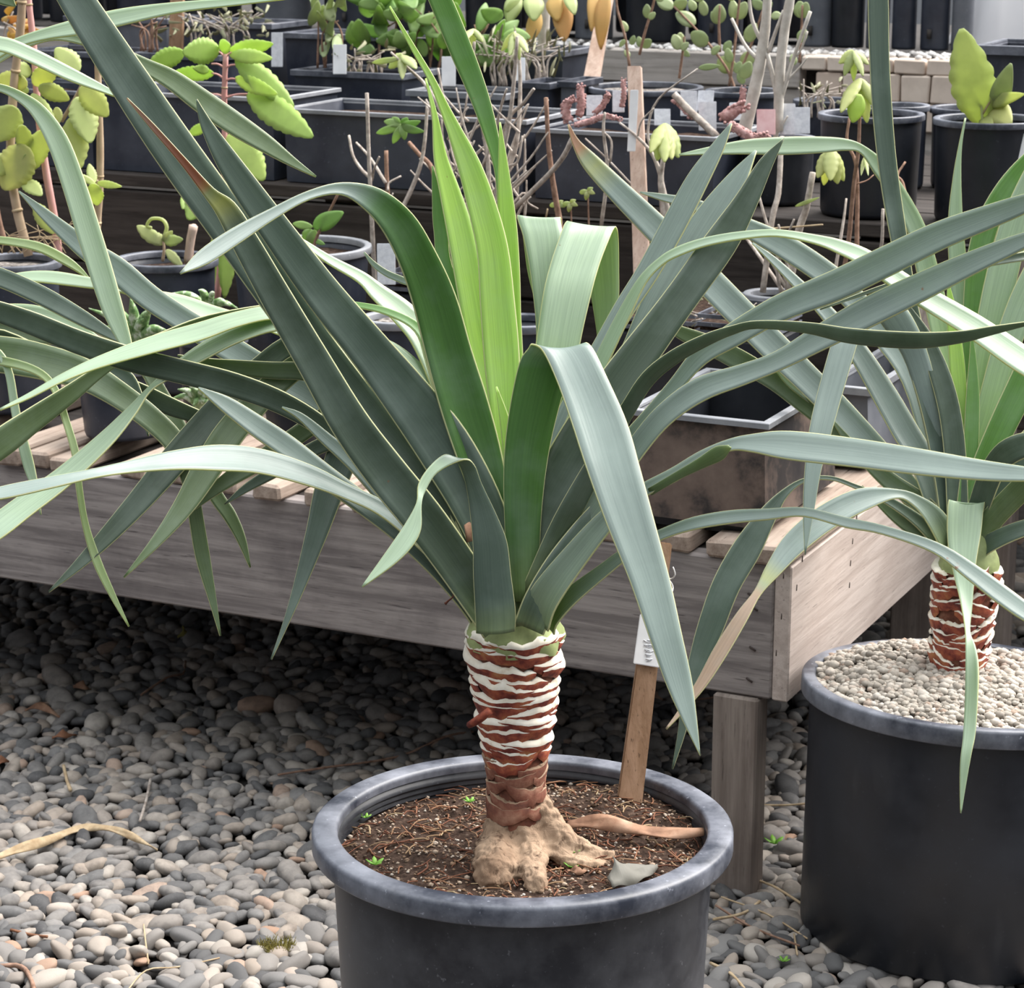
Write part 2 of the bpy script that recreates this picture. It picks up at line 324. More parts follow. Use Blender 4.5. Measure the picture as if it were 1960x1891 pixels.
POT1 = np.array([P(1000, 1600, 2.457)[0], P(1000, 1600, 2.457)[1]])
RP = P(1853, 1304, 3.05); POT2 = RP[:2].copy()
spots = []
y = 1.75
while y < 6.2:
    sp = 0.0215 if y < 3.6 else (0.025 if y < 4.4 else 0.036)
    hw = 0.245*y+0.18
    x = -hw
    while x < hw:
        q = np.array([x+rnd.uniform(-.45, .45)*sp, y+rnd.uniform(-.45, .45)*sp])
        if np.hypot(*(q-POT1)) > 0.165 and np.hypot(*(q-POT2)) > 0.165: spots.append((q[0], q[1], sp))
        x += sp
    y += sp*0.9
px, py, dd = proj(np.array([(s[0], s[1], 0) for s in spots]))
vis = (px > -30) & (px < 1990) & (py < 1910) & (py > 1100)
# the pebbles hidden behind the front pot are not the ones that show largest
hid = (px > 640) & (px < 1360) & (py > 1500)
order = sorted(np.nonzero(vis & ~hid)[0], key=lambda i: dd[i])
single = set(order[:300])
def psize(sp, r):
    a = sp*r.uniform(0.40, 0.74)*(1.35 if r.random() < 0.16 else 1.0)
    return a*r.uniform(1.0, 1.7), a*r.uniform(0.72, 1.0), a*r.uniform(0.42, 0.72)
pm = []
for s in range(NSH):
    me = bpy.data.meshes.new('pebble'); me.from_pydata([tuple(v) for v in shapes_hi[s][0]], [], [tuple(int(k) for k in f) for f in shapes_hi[s][1]])
    me.materials.append(M['pebble_obj']); me.polygons.foreach_set('use_smooth', np.ones(len(shapes_hi[s][1]), bool)); pm.append(me)
BV = []; BFc = []; nv = 0
for i, (x, yy, sp) in enumerate(spots):
    sx, sy, sz = psize(sp, rnd); rz = rnd.uniform(0, 6.28); tx = rnd.gauss(0, 0.28); ty = rnd.gauss(0, 0.28); z = sz*rnd.uniform(-0.1, 0.9)
    if i in single:
        o = bpy.data.objects.new('pebble', pm[rnd.randrange(NSH)]); COL.objects.link(o); o.parent = floor
        o.location = (x, yy, z+0.003); o.rotation_euler = (tx, ty, rz); o.scale = (sx, sy, sz)
    else:
        R = np.array(Matrix.Rotation(rz, 3, 'Z') @ Matrix.Rotation(ty, 3, 'Y') @ Matrix.Rotation(tx, 3, 'X'))
        Vv, Ff = shapes_lo[rnd.randrange(NSH)]
        BV.append((Vv*np.array([sx, sy, sz]))@R.T+np.array([x, yy, z])); BFc.append(Ff+nv); nv += len(Vv)
def bigmesh(name, V, F, mat, parent=None):
    V = np.vstack(V).astype(np.float32); F = np.vstack(F).astype(np.int32); me = bpy.data.meshes.new(name)
    k = F.shape[1]
    me.vertices.add(len(V)); me.vertices.foreach_set('co', V.ravel()); me.loops.add(F.size); me.loops.foreach_set('vertex_index', F.ravel())
    me.polygons.add(len(F)); me.polygons.foreach_set('loop_start', np.arange(0, F.size, k, dtype=np.int32)); me.polygons.foreach_set('loop_total', np.full(len(F), k, np.int32))
    me.polygons.foreach_set('use_smooth', np.ones(len(F), bool)); me.update(calc_edges=True); me.materials.append(mat)
    o = bpy.data.objects.new(name, me); COL.objects.link(o)
    if parent is not None: o.parent = parent; o.location = -np.array(rootloc(parent))
    return o
gb = bigmesh('gravel', BV, BFc, M['pebble_bed'], floor); tag(gb, kind='stuff')
# ---------------------------------------------------------------- lower plant bench (frame u along the front to the left, w to the back)
RZ = math.pi-BA
bench = thing('plant_bench', (BC[0], BC[1], 0), 'low weathered timber plant bench with slatted top behind the front pot', 'bench', rz=RZ)
def lbox(name, par, u0, u1, w0, w1, z0, z1, mat, bev=0.002, jit=0, rr=rnd, org=None):
    V, F = boxmesh(u0, u1, -w1, -w0, z0, z1, bev, jit, rr); c = V.mean(0)
    o = mk(name, V-c, F, mat, par, smooth=False, local=True, origin=c); return o
tag(lbox('front_board', bench, 0.0, 2.3, 0.0, 0.036, 0.29, 0.478, M['board'], 0.003), 'grey weathered front board with dark knots')
tag(lbox('end_board', bench, -0.024, -0.001, 0.0, 0.80, 0.29, 0.478, M['board_lit'], 0.002), 'end board facing the right, lit tone in its colour')
# the end board's grain runs to the back; light from the right is in its colour
for f in bpy.data.objects:
    if f.name.startswith('end_board'):
        m = m_wood('lit_end_board', (0.46, 0.385, 0.345), (0.58, 0.50, 0.455), (0.40, 0.325, 0.29), (22, 1.2, 22)); f.data.materials[0] = m
lbox('back_board', bench, 0.0, 2.3, 0.764, 0.80, 0.29, 0.478, M['board'], 0.003)
tag(lbox('leg', bench, 0.016, 0.080, -0.006, 0.036, -0.01, 0.289, M['post'], 0.003), 'square front leg')
for u in (2.2,): lbox('leg', bench, u, u+0.064, 0.002, 0.04, -0.01, 0.289, M['post'], 0.003)
for u in (1.2, 2.2): lbox('leg', bench, u, u+0.064, 0.74, 0.78, -0.01, 0.289, M['post'], 0.003)
# nails in the boards
for (x, yy) in [(1440, 1140), (1447, 1165), (1443, 1242), (1437, 1332-30)]:
    q = B(x, yy, 0); u = (q[:2]-BC)@BU
    V, F = tube([(u-0.003, 0.0015, q[2]-0.002), (u+0.006, 0.0015, q[2]+0.003)], 0.0014, 5, 1); mk('nail', V, F, M['nail'], bench, local=True)
for (x, yy) in [(1632, 1036), (1628, 1078), (1626, 1120), (1500, 1102), (1496, 1180), (1486, 1250), (1536, 1070), (1640, 990), (1525, 1125)]:
    r_ = ray(x, yy); k_ = np.array([-BU[0], -BU[1]]); t_ = ((BC-0.0245*BU)@k_)/(r_[:2]@k_); q = CAM+t_*r_; w_ = (q[:2]-BC)@BW
    V, F = tube([(-0.0243, -w_, q[2]-0.004), (-0.0243, -w_-0.001, q[2]+0.004)], 0.0009, 5, 1); mk('staple', V, F, M['nail'], bench, local=True)
lbox('deck_shade_panel', bench, 0.0, 2.3, 0.036, 0.764, 0.455, 0.477, M['darkboard'], 0.0)  # unseen sheet added under the slats to keep light off the gravel
# slats laid across: their cut ends stand on the front board
ends = [(28, 868), (75, 845), (130, 870), (250, 868), (345, 880), (425, 905), (520, 932), (620, 945), (715, 950), (845, 965), (960, 985), (1060, 1005), (1150, 1020), (1290, 1040), (1390, 1052)]
for k, (x, yy) in enumerate(ends):
    q = B(x, yy, 0.0); u = (q[:2]-BC)@BU; wdt = rnd.uniform(0.040, 0.062)
    lbox('slat', bench, u-wdt/2, u+wdt/2, -rnd.uniform(0.0, 0.022), 0.80, 0.479, 0.479+rnd.uniform(0.022, 0.030), M['slat'], 0.004, 0.002)
lbox('slat', bench, -0.024, 0.042, -0.012, 0.80, 0.479, 0.505, M['slat'], 0.004, 0.002)
for k in range(14):
    u = 1.37+k*0.065; lbox('slat', bench, u, u+0.05, -0.01, 0.80, 0.479, 0.505, M['slat'], 0.003)
# ---------------------------------------------------------------- raised shelf behind it
shelf = thing('raised_shelf', (BC[0], BC[1], 0), 'dark timber raised shelf holding the back rows of black pots', 'shelf', rz=RZ)
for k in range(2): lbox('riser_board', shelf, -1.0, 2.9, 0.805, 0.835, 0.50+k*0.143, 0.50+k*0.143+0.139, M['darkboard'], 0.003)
for k in range(3): lbox('back_shade_panel', shelf, 0.30, 2.9, 0.81, 0.835, 0.01+k*0.16, 0.01+k*0.16+0.156, M['darkboard'], 0.003)  # added to close the back and darken the gravel under the bench
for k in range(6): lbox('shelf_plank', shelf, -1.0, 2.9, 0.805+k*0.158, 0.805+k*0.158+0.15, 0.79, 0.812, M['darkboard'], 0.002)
def postat(px0, px1, w, th, mat, ztop=0.79):
    a = Bz(px0, w, 0.2); b = Bz(px1, w, 0.2); ua = (a[:2]-BC)@BU; ub = (b[:2]-BC)@BU
    return lbox('leg', shelf, min(ua, ub), max(ua, ub), w, w+th, -0.01, ztop, mat, 0.003)
postat(1705, 1788, .803, 0.05, M['post'], 0.50); postat(1868, 1926, .803, 0.05, M['post'])
tag(postat(1626, 1692, 1.30, 0.03, M['darkboard']), 'dark upright board')
for u in (1.1, 2.4): lbox('leg', shelf, u, u+0.08, 0.86, 0.92, -0.01, 0.79, M['post'], 0.003)
for u in (-0.9, 1.1, 2.4): lbox('leg', shelf, u, u+0.08, 1.65, 1.71, -0.01, 0.79, M['post'], 0.003)
# ---------------------------------------------------------------- raised bed at the back: timber front, brick front to the right
bed = thing('wall_back', (BC[0], BC[1], 0), 'raised planting bed at the back with timber and brick front and white gravel', 'raised bed', rz=RZ, kind='structure')
ub = (Bz(1528, 1.9, 0.9)[:2]-BC)@BU
for k in range(7):
    z1 = 0.985-k*0.07
    lbox('plank', bed, ub, 3.6, 1.9+(0.006 if k % 2 else 0), 1.95, z1-0.068, z1, M['timber'], 0.003)
tag(lbox('bed_fill', bed, -1.6, 3.6, 1.951, 3.2, -0.01, 0.972, M['earth'], 0.0), kind='structure')
bm0 = None; r2 = random.Random(3)
for row in range(6):
    u = ub-0.004-(0.03 if row % 2 else 0.0)
    hgt = 0.030 if row == 0 else 0.056
    z1 = 0.985-(0 if row == 0 else 0.032+(row-1)*0.058)
    while u > -1.3:
        L = r2.uniform(0.05, 0.075) if row == 0 else r2.uniform(0.05, 0.066)
        if row < 3:
            lbox('brick', bed, u-L+0.004, u, 1.9+r2.uniform(-0.004, 0.004), 1.95, z1-hgt, z1, M['brick'], 0.003, 0.0015, r2)
        u -= L
lbox('footing', bed, -1.5, ub, 1.91, 1.95, 0, 0.85, M['timber'], 0.0)
gv = []; gf = []; n = 0
for k in range(1100):
    u = r2.uniform(-1.3, 2.4); w = r2.uniform(1.905, 2.05); s = r2.uniform(0.004, 0.010); c = np.array([u, -w, 0.985+s*0.3])
    Vv, Ff = ico(1); gv.append(Vv*s*np.array([1, 1, .7])+c); gf.append(Ff+n); n += len(Vv)
wg = bigmesh('white_gravel', gv, gf, M['white_gravel']); wg.parent = bed; tag(wg, kind='stuff')
# ---------------------------------------------------------------- pots
def round_pot(name, c, rt, h, rb, label, group=None, rim=0.012, lip=0.02, mat='plastic_bg', rimmat='rim', soil='soil', soil_d=0.03, n=48, ribs=0, cat='pot', soil_parts=True):
    """c = centre of the base; one wall, a rolled rim and the soil inside"""
    c = np.asarray(c, float); t = thing(name, c, label, cat, group)
    rw = rt-rim
    prof = [(0.0, 0.002), (rb*0.97, 0.002), (rb, 0.008), (rb+(rw-rb)*0.5, h*0.5), (rw, h-lip), (rw, h-0.004), (rw-0.004, h-0.004)]
    inner = [(rw-0.004, h-0.004)]
    zb = h-soil_d-0.012
    if ribs:
        for k in range(ribs):
            z = h-0.016-k*0.006; inner += [(rw-0.005, z), (rw-0.009, z-0.0022), (rw-0.005, z-0.0044)]
    inner += [(rw-0.006, zb)]
    V, F = lathe(prof+inner[1:], n, c); mk('pot_wall', V, F, M[mat], t)
    e = min(.0016, rim*.12); V, F = lathe([(rw-0.002, h-lip), (rt-e*2, h-lip), (rt-e*.5, h-lip+e*.4), (rt, h-lip+e*1.5), (rt, h-e*3), (rt-e*.6, h-e*1.2), (rt-e*2.2, h), (rw-0.004+e, h), (rw-0.0055, h-e), (rw-0.0062, h-e*3), (rw-0.0065, h-0.01)], n, c)
    mk('pot_rim', V, F, M[rimmat], t)
    if soil:
        r = random.Random(int(c[0]*1000)); V = [c+np.array([0, 0, h-soil_d+0.006])]; F = []
        m = 6
        for i in range(1, m+1):
            for k in range(n):
                a = 2*math.pi*k/n; rr = (rw-0.005)*i/m
                z = h-soil_d+0.006*noise.noise(Vector((c[0]*9+rr*math.cos(a)*22, c[1]*9+rr*math.sin(a)*22, 1.3)))
                V.append(c+np.array([rr*math.cos(a), rr*math.sin(a), z]))
        for k in range(n): F.append([0, 1+k, 1+(k+1) % n])
        for i in range(m-1):
            for k in range(n): F.append([1+i*n+k, 1+(i+1)*n+k, 1+(i+1)*n+(k+1) % n, 1+i*n+(k+1) % n])
        mk('soil', V, F, M[soil], t)
    return t
def square_pot(name, c, sx, sy, h, label, group=None, mat='plastic_bg', rimmat='rim', soil='soil', taper=0.88, lip=0.018, rw=0.010, rz=RZ, cat='pot', soil_d=0.02, inner=None):
    c = np.asarray(c, float); t = thing(name, c, label, cat, group, rz=rz)
    def ring(kx, ky, z): return [(-kx, -ky, z), (kx, -ky, z), (kx, ky, z), (-kx, ky, z)]
    x, y = sx/2, sy/2
    R = [ring(x*taper, y*taper, 0.001), ring(x-rw, y-rw, h-lip), ring(x-rw-0.001, y-rw-0.001, h-0.003), ring(x-rw-0.003, y-rw-0.003, h-0.003), ring(x*0.93-rw, y*0.93-rw, h-soil_d-0.03)]
    V = sum(R, []); F = [[3, 2, 1, 0]]
    for i in range(len(R)-1):
        for k in range(4): F.append([i*4+k, i*4+(k+1) % 4, (i+1)*4+(k+1) % 4, (i+1)*4+k])
    mk('pot_wall', V, F, None, t, smooth=False, local=True, mats=[M[mat], M[inner or mat]], fmat=[0]*9+[1]*8)
    R = [ring(x-rw, y-rw, h-lip), ring(x, y, h-lip+0.001), ring(x, y, h-0.001), ring(x-0.001, y-0.001, h), ring(x-rw-0.002, y-rw-0.002, h), ring(x-rw-0.004, y-rw-0.004, h-0.008)]
    V = sum(R, []); F = []
    for i in range(len(R)-1):
        for k in range(4): F.append([i*4+k, i*4+(k+1) % 4, (i+1)*4+(k+1) % 4, (i+1)*4+k])
    mk('pot_rim', V, F, M[rimmat], t, smooth=False, local=True)
    if soil:
        n = 8; V = []; F = []; sx2, sy2 = x-rw-0.004, y-rw-0.004
        for i in range(n+1):
            for k in range(n+1):
                V.append((-sx2+2*sx2*i/n, -sy2+2*sy2*k/n, h-soil_d+0.006*noise.noise(Vector((i*.9+c[0]*9, k*.9, c[1])))))
        for i in range(n):
            for k in range(n): a = i*(n+1)+k; F.append([a, a+n+1, a+n+2, a+1])
        mk('soil', V, F, M[soil], t, local=True)
    return t
# ---------------------------------------------------------------- strap leaves
TINT = {'g': (0.105, 0.152, 0.118), 'e': (0.085, 0.20, 0.045), 'b': (0.235, 0.30, 0.28), 'd': (0.08, 0.118, 0.08), 'y': (0.40, 0.60, 0.13), 'm': (0.15, 0.31, 0.075), 'o': (0.13, 0.19, 0.085), 'l': (0.27, 0.36, 0.15), 'p': (0.36, 0.47, 0.34)}  # dark-to-pale spread mostly paints light on the leaves; yellow-greens are young ones
BROWN = np.array((0.20, 0.062, 0.022)); TAN = np.array((0.42, 0.30, 0.22))
def strap(plant, d0, pts, dep, tint='g', tilt=0.0, chan=0.10, basetint=None, browntip=0.0, bcol=BROWN, sub=5, thick=0.0018, bt=0.25, name='leaf', hard=False):
    """a leaf as a ribbon with real thickness. pts: (x, y, width) along it, or (xl, yl, xr, yr) across it, base first;
    dep: depth in metres relative to the crown, spread evenly from base to tip"""
    n = len(pts); ctr = []
    for p in pts: ctr.append(((p[0]+p[2])/2, (p[1]+p[3])/2) if len(p) == 4 else (p[0], p[1]))
    ctr = np.array(ctr, float); seg = np.r_[0, np.cumsum(np.hypot(*np.diff(ctr, axis=0).T))]; s = seg/seg[-1]
    dd = np.interp(s, np.linspace(0, 1, len(dep)), dep)
    k = np.array([0.25, 0.5, 0.25])
    if n > 4: dd[1:-1] = (dd[:-2]+2*dd[1:-1]+dd[2:])/4
    L = np.zeros((n, 2)); R = np.zeros((n, 2)); prev = None
    dirs = np.gradient(ctr, axis=0); dirs /= np.linalg.norm(dirs, axis=1)[:, None]+1e-9
    up = np.mean([-d[0] for d in dirs])       # perp = (dy, -dx): its image y is -dx
    for i, p in enumerate(pts):
        if len(p) == 4: L[i] = p[0:2]; R[i] = p[2:4]
        else:
            pr = np.array([dirs[i][1], -dirs[i][0]]); L[i] = ctr[i]+pr*p[2]/2; R[i] = ctr[i]-pr*p[2]/2
    sg = 1.0 if (up < 0 or (abs(up) < 1e-6)) else -1.0
    w = np.hypot(*(L-R).T)*d0/FPX
    dl = dd+sg*tilt*w/2; dr = dd-sg*tilt*w/2
    A = catmull(np.column_stack([L, R, dl, dr]), sub); m = len(A)
    vv = np.interp(np.linspace(0, n-1, m), np.arange(n), s)
    L3 = np.array([P(a[0], a[1], d0+a[4]) for a in A]); R3 = np.array([P(a[2], a[3], d0+a[5]) for a in A])
    C3 = (L3+R3)/2; T = np.gradient(C3, axis=0); S = R3-L3; N = np.cross(T, S); N /= np.linalg.norm(N, axis=1)[:, None]+1e-12
    ax = np.array([plant['ax'][0], plant['ax'][1], 0]); ref = np.array([0, 0, 0.35])
    sgn = np.sign(np.mean([N[i]@(ref+0.8*(np.array([ax[0], ax[1], C3[i][2]])-C3[i])) for i in range(m)])) or 1
    N = N*sgn; ww = np.linalg.norm(S, axis=1)
    K = 7; U = np.linspace(0, 1, K); V = []; UV = []; COLr = []
    base = np.array(TINT[tint]); bb = np.array(TINT[basetint]) if basetint else base*np.array([1.15, 1.15, 0.9])
    ln = np.r_[0, np.cumsum(np.linalg.norm(np.diff(C3, axis=0), axis=1))]
    for i in range(m):
        ch = chan*(1.35-0.9*vv[i])+0.16*max(0, 1-vv[i]/.10)
        for u in U:
            V.append(L3[i]+S[i]*u-N[i]*ww[i]*ch*(1-(2*u-1)**2)); UV.append((u, ln[i]*6))
            f = (max(0, 1-vv[i]/bt) if bt > 0 else 0) if not hard else float(np.clip((bt-vv[i])/.05+.5, 0, 1)); c = base*(1-f)+bb*f; f2 = .7*max(0, 1-vv[i]/.09); c = c*(1-f2)+np.array((.25, .32, .13))*f2
            if browntip > 0:
                g = np.clip((vv[i]-(1-browntip))/0.012+0.5, 0, 1); c = c*(1-g)+bcol*g
                y = np.clip(1-abs(vv[i]-(1-browntip)+0.03)/0.05, 0, 1)*0.6; c = c*(1-y)+np.array((0.42, 0.42, 0.08))*y
            COLr.append(c)
    F = []
    for i in range(m-1):
        for k in range(K-1): a = i*K+k; F.append([a, a+1, a+K+1, a+K])
    o = mk(name, V, F, M['leaf'], plant['o'], uv=UV, col=np.array(COLr))
    md = o.modifiers.new('thickness', 'SOLIDIFY'); md.thickness = thick; md.offset = 0
    return o
def yucca(loc, label, group):
    o = thing('yucca_plant', loc, label, 'yucca', group); return {'o': o, 'ax': (loc[0], loc[1])}
# ---------------------------------------------------------------- trunk clad with cut leaf bases
def trunk(plant, prof, seed, zs0, zs1, dz, lean=(0, 0), white=1.0, zw=None, m=4, spans=(1.5, 2.5), slant=1.0):
    """prof: (z, radius) rows up the trunk"""
    o = plant['o']; x0, y0 = plant['ax']; r = random.Random(seed); prof = np.asarray(prof, float)
    zb = prof[0][0]
    def R(z): return np.interp(z, prof[:, 0], prof[:, 1])
    def cx(z): return np.array([x0+lean[0]*(z-zb), y0+lean[1]*(z-zb), z])
    V = []; F = []; n = 28; zz = np.linspace(prof[0][0], prof[-1][0], 46)
    for z in zz:
        for k in range(n):
            a = 2*math.pi*k/n; q = cx(z); rr = R(z)*(1+0.05*noise.noise(Vector((math.cos(a)*2, math.sin(a)*2, z*60+seed))))-0.002
            V.append(q+np.array([rr*math.cos(a), rr*math.sin(a), 0]))
    for i in range(len(zz)-1):
        for k in range(n): F.append([i*n+k, i*n+(k+1) % n, (i+1)*n+(k+1) % n, (i+1)*n+k])
    F.append([(len(zz)-1)*n+k for k in range(n)])
    mk('trunk', V, F, M['bark'], o)
    z = zs0; cnt = 0
    while z < zs1:
        a0 = r.uniform(0, 6.28); f = (z-zs0)/(zs1-zs0)
        for j in range(m):
            a = a0+j*2*math.pi/m+r.uniform(-.25, .25); span = r.uniform(*spans); zc = z+r.uniform(-.3, .3)*dz
            ns = 21; V = []; F = []; fm = []
            wv = r.uniform(0, 9); bow = r.uniform(-0.001, 0.006); tilt = r.uniform(-0.10, 0.10); out = r.uniform(0.003, 0.0075)*(0.5+0.5*f); hh = dz*r.uniform(1.0, 1.5)
            fz = 1.0 if zw is None else float(np.clip((zc-zw)/0.03+.4, 0.07, 1)); lens = r.uniform(0.55, 1.0)*fz*white; out *= (.35+.65*fz)
            for i in range(ns):
                s = 2*i/(ns-1)-1; aa = a+s*span/2; t = 1-s*s; nz = noise.noise(Vector((s*3.1, wv, z*40))); nz2 = noise.noise(Vector((s*11, wv, z*30)))
                zt = zc+bow*s*s+slant*tilt*0.05*s+0.0026*nz+0.0012*nz2
                ro = R(zt)+0.0015+out*(0.35+0.65*t); wid = 0.0085*lens*max(0.06, t**0.8)*max(0.05, 1+0.9*nz+0.45*nz2)
                ri = ro-0.0012
                q = cx(zt); d = np.array([math.cos(aa), math.sin(aa), 0])
                zl = zt-hh*(0.45+0.55*t)
                # lower edge, outer top edge, and the torn pale cut face leaning back above it
                V += [cx(zl)+d*(R(zl)+0.0004), q+d*ro, q+d*(ro-0.003)+np.array([0, 0, wid]), q+d*(R(zt)-0.006)+np.array([0, 0, wid*0.9])]
            for i in range(ns-1):
                b = i*4
                F.append([b, b+4, b+5, b+1]); fm.append(0); F.append([b+1, b+5, b+6, b+2]); fm.append(1); F.append([b+2, b+6, b+7, b+3]); fm.append(1)
            mk('leaf_base', V, F, None, o, mats=[M['scar'] if fz > .3 else M['bark'], M['cut'] if fz > .3 else M['root']], fmat=fm); cnt += 1
        z += dz
    return cx, R
# ================================================================ the front yucca and its pot
D1 = 2.396
PC = P(1000, 1575, 2.457); H1 = PC[2]; PX, PY = PC[0], PC[1]
pot1 = round_pot('nursery_pot', (PX, PY, 0), 0.220, H1, 0.183, 'large round black plastic nursery pot in the front holding the stripped yucca', None, 0.021, 0.022, 'plastic', 'rim', None, 0.042, 96, 6)
# soil with grit, straw and bits, heaped a little at the back
SZ = H1-0.032
def soil_h(x, y):
    q = Vector((x*18, y*18, 2.0)); return SZ+0.008*noise.noise(q)+0.004*noise.noise(q*3)+0.018*math.exp(-((x-PX-0.10)**2+(y-PY-0.12)**2)/0.006)
V = []; F = []; n = 72; m = 26; V.append((PX, PY, soil_h(PX, PY)))
for i in range(1, m+1):
    for k in range(n):
        a = 2*math.pi*k/n; rr = 0.194*i/m; x, y = PX+rr*math.cos(a), PY+rr*math.sin(a); V.append((x, y, soil_h(x, y)+0.0015*noise.noise(Vector((x*150, y*150, 0)))))
for k in range(n): F.append([0, 1+k, 1+(k+1) % n])
for i in range(m-1):
    for k in range(n): F.append([1+i*n+k, 1+(i+1)*n+k, 1+(i+1)*n+(k+1) % n, 1+i*n+(k+1) % n])
mk('soil', V, F, M['soil'], pot1)
r3 = random.Random(21); gv = []; gf = []; nn = 0
I1 = ico(1)
for k in range(2600):
    a = r3.uniform(0, 6.28); rr = 0.192*math.sqrt(r3.random()); x, y = PX+rr*math.cos(a), PY+rr*math.sin(a); s = r3.uniform(0.0008, 0.0022)*(1.7 if r3.random() < .08 else 1)
    gv.append(I1[0]*s*np.array([1, r3.uniform(.6, 1), .8])+np.array([x, y, soil_h(x, y)+s*.4])); gf.append(I1[1]+nn); nn += len(I1[0])
tag(bigmesh('soil_grit', gv, gf, M['grit'], pot1), kind='stuff')
lv = []; lf = []; nn = 0
for k in range(520):
    a = r3.uniform(0, 6.28); rr = 0.188*math.sqrt(r3.random()); x, y = PX+rr*math.cos(a), PY+rr*math.sin(a); L = r3.uniform(0.006, 0.034); b = r3.uniform(0, 6.28); h = soil_h(x, y)
    dx, dy = math.cos(b)*L/2, math.sin(b)*L/2; bend = r3.uniform(-.4, .4)*L
    pts = [(x-dx, y-dy, h+r3.uniform(0, .004)), (x-dy*bend/L, y+dx*bend/L, h+r3.uniform(.001, .007)), (x+dx, y+dy, h+r3.uniform(0, .006))]
    Vt, Ft = tube(pts, r3.uniform(.0004, .0011), 4, 2, cap=False); lv.append(Vt); lf.append(np.array(Ft)+nn); nn += len(Vt)
tag(bigmesh('soil_litter', lv, lf, M['litter'], pot1), kind='stuff')
pot1.rotation_euler = (math.radians(-1.6), 0, 0); pot1.location.y -= H1*math.sin(math.radians(1.6))
# plant
X1, Y1 = P(990, 1640, 2.45)[0], PY
Y = yucca((X1, Y1, SZ), 'front yucca with long blue-green strap leaves and a pale-ringed stripped trunk', 'potted yuccas'); Y['ax'] = (X1, Y1)
def zat(py):                                   # height on the trunk axis that shows at a row
    r = ray(990, py); t = Y1/r[1]; return CAMH+t*r[2]
pm1 = 2.41/FPX
prof = [(zat(1650), 75*pm1), (zat(1560), 62*pm1), (zat(1500), 54*pm1), (zat(1450), 58*pm1), (zat(1400), 66*pm1), (zat(1330), 75*pm1), (zat(1260), 84*pm1), (zat(1212), 88*pm1), (zat(1198), 78*pm1)]
cxf, Rf = trunk(Y, prof, 5, zat(1530), zat(1206), 0.0122, lean=(-0.012, 0), zw=zat(1440))
# green sheath of living leaf bases above the rings
zc0 = zat(1222); V = []; F = []; n = 40; lev = [(-0.006, 91), (0.003, 95), (0.012, 91), (0.026, 76), (0.045, 62), (0.07, 44)]
for j, (dz, rp) in enumerate(lev):
    for k in range(n):
        a = 2*math.pi*k/n; wob = 0.006*noise.noise(Vector((math.cos(a)*2.2, math.sin(a)*2.2, 3))) if j < 2 else 0
        rr = rp*pm1*(1+0.05*math.sin(a*7+j)); V.append(cxf(zc0+dz+wob)+np.array([rr*math.cos(a), rr*math.sin(a), 0]))
for j in range(len(lev)-1):
    for k in range(n): F.append([j*n+k, j*n+(k+1) % n, (j+1)*n+(k+1) % n, (j+1)*n+k])
F.append([(len(lev)-1)*n+k for k in range(n)])
mk('leaf_sheath', V, F, M['crown'], Y['o'])
# woody base with its thick roots, fused into one surface
def S(px, py, dz=0.0):
    q = P(px, py, 2.43)
    return q
bmv = []
def rootpt(px, py, fwd): q = ray(px, py); t = (Y1+fwd)/q[1]; return CAM+t*q
g_ = lambda x, y, dz: G(x, y, SZ+dz)
roots = [
    ([rootpt(988, 1522, 0), rootpt(990, 1560, 0), rootpt(991, 1600, -.002), rootpt(992, 1645, -.004)], [.029, .032, .037, .040]),
    ([rootpt(968, 1570, -.008), rootpt(957, 1625, -.022), g_(948, 1672, .006), g_(944, 1700, -.012)], [.023, .027, .026, .019]),
    ([rootpt(1008, 1590, -.018), rootpt(1017, 1630, -.036), g_(1024, 1682, .008), g_(1031, 1722, -.008)], [.017, .018, .0155, .012]),
    ([rootpt(1016, 1530, 0), rootpt(1045, 1570, -.008), rootpt(1085, 1606, -.02), g_(1132, 1628, .012), g_(1180, 1640, .006)], [.021, .019, .014, .010, .005]),
    ([rootpt(1040, 1595, -.012), g_(1078, 1642, .008), g_(1125, 1656, .005), g_(1172, 1652, .002)], [.015, .012, .010, .006]),
    ([rootpt(960, 1590, .01), rootpt(938, 1625, .008), g_(914, 1655, .0)], [.016, .014, .008]),
    ([rootpt(1000, 1580, .02), rootpt(1010, 1615, .04)], [.028, .02]),
]
Vr, Fr = merge([tube(p, r_, 14, 4, 0.07, i) for i, (p, r_) in enumerate(roots)])
ro = mk('root_flare', Vr, Fr, M['root'], Y['o'])
md = ro.modifiers.new('fuse', 'REMESH'); md.mode = 'VOXEL'; md.voxel_size = 0.0024; md.use_smooth_shade = True
md = ro.modifiers.new('smooth', 'SMOOTH'); md.factor = 0.5; md.iterations = 5
tx = bpy.data.textures.new('rootnoise', 'CLOUDS'); tx.noise_scale = 0.016; tx.noise_depth = 4; tx.noise_basis = 'VORONOI_F2_F1'
md = ro.modifiers.new('bark', 'DISPLACE'); md.texture = tx; md.strength = 0.009; md.mid_level = 0.5
# a curl of torn skin and a loose splinter on the trunk
V, F = tube([rootpt(898, 1388, -.045), rootpt(915, 1378, -.055), rootpt(938, 1360, -.058)], [.0035, .0045, .004], 6, 3); mk('torn_strip', V, F, M['scar'], Y['o'])
V, F = tube([rootpt(862, 1122, -.03), rootpt(868, 1140, -.03), rootpt(858, 1150, -.03), rootpt(852, 1156, -.03)], [.0008, .0008, .001, .0016], 5, 3); mk('shrivelled_tip', V, F, M['bark'], Y['o'])
# ---- leaves of the front yucca, base first
def lf(pts, dep, **k): return strap(Y, D1, pts, dep, **k)
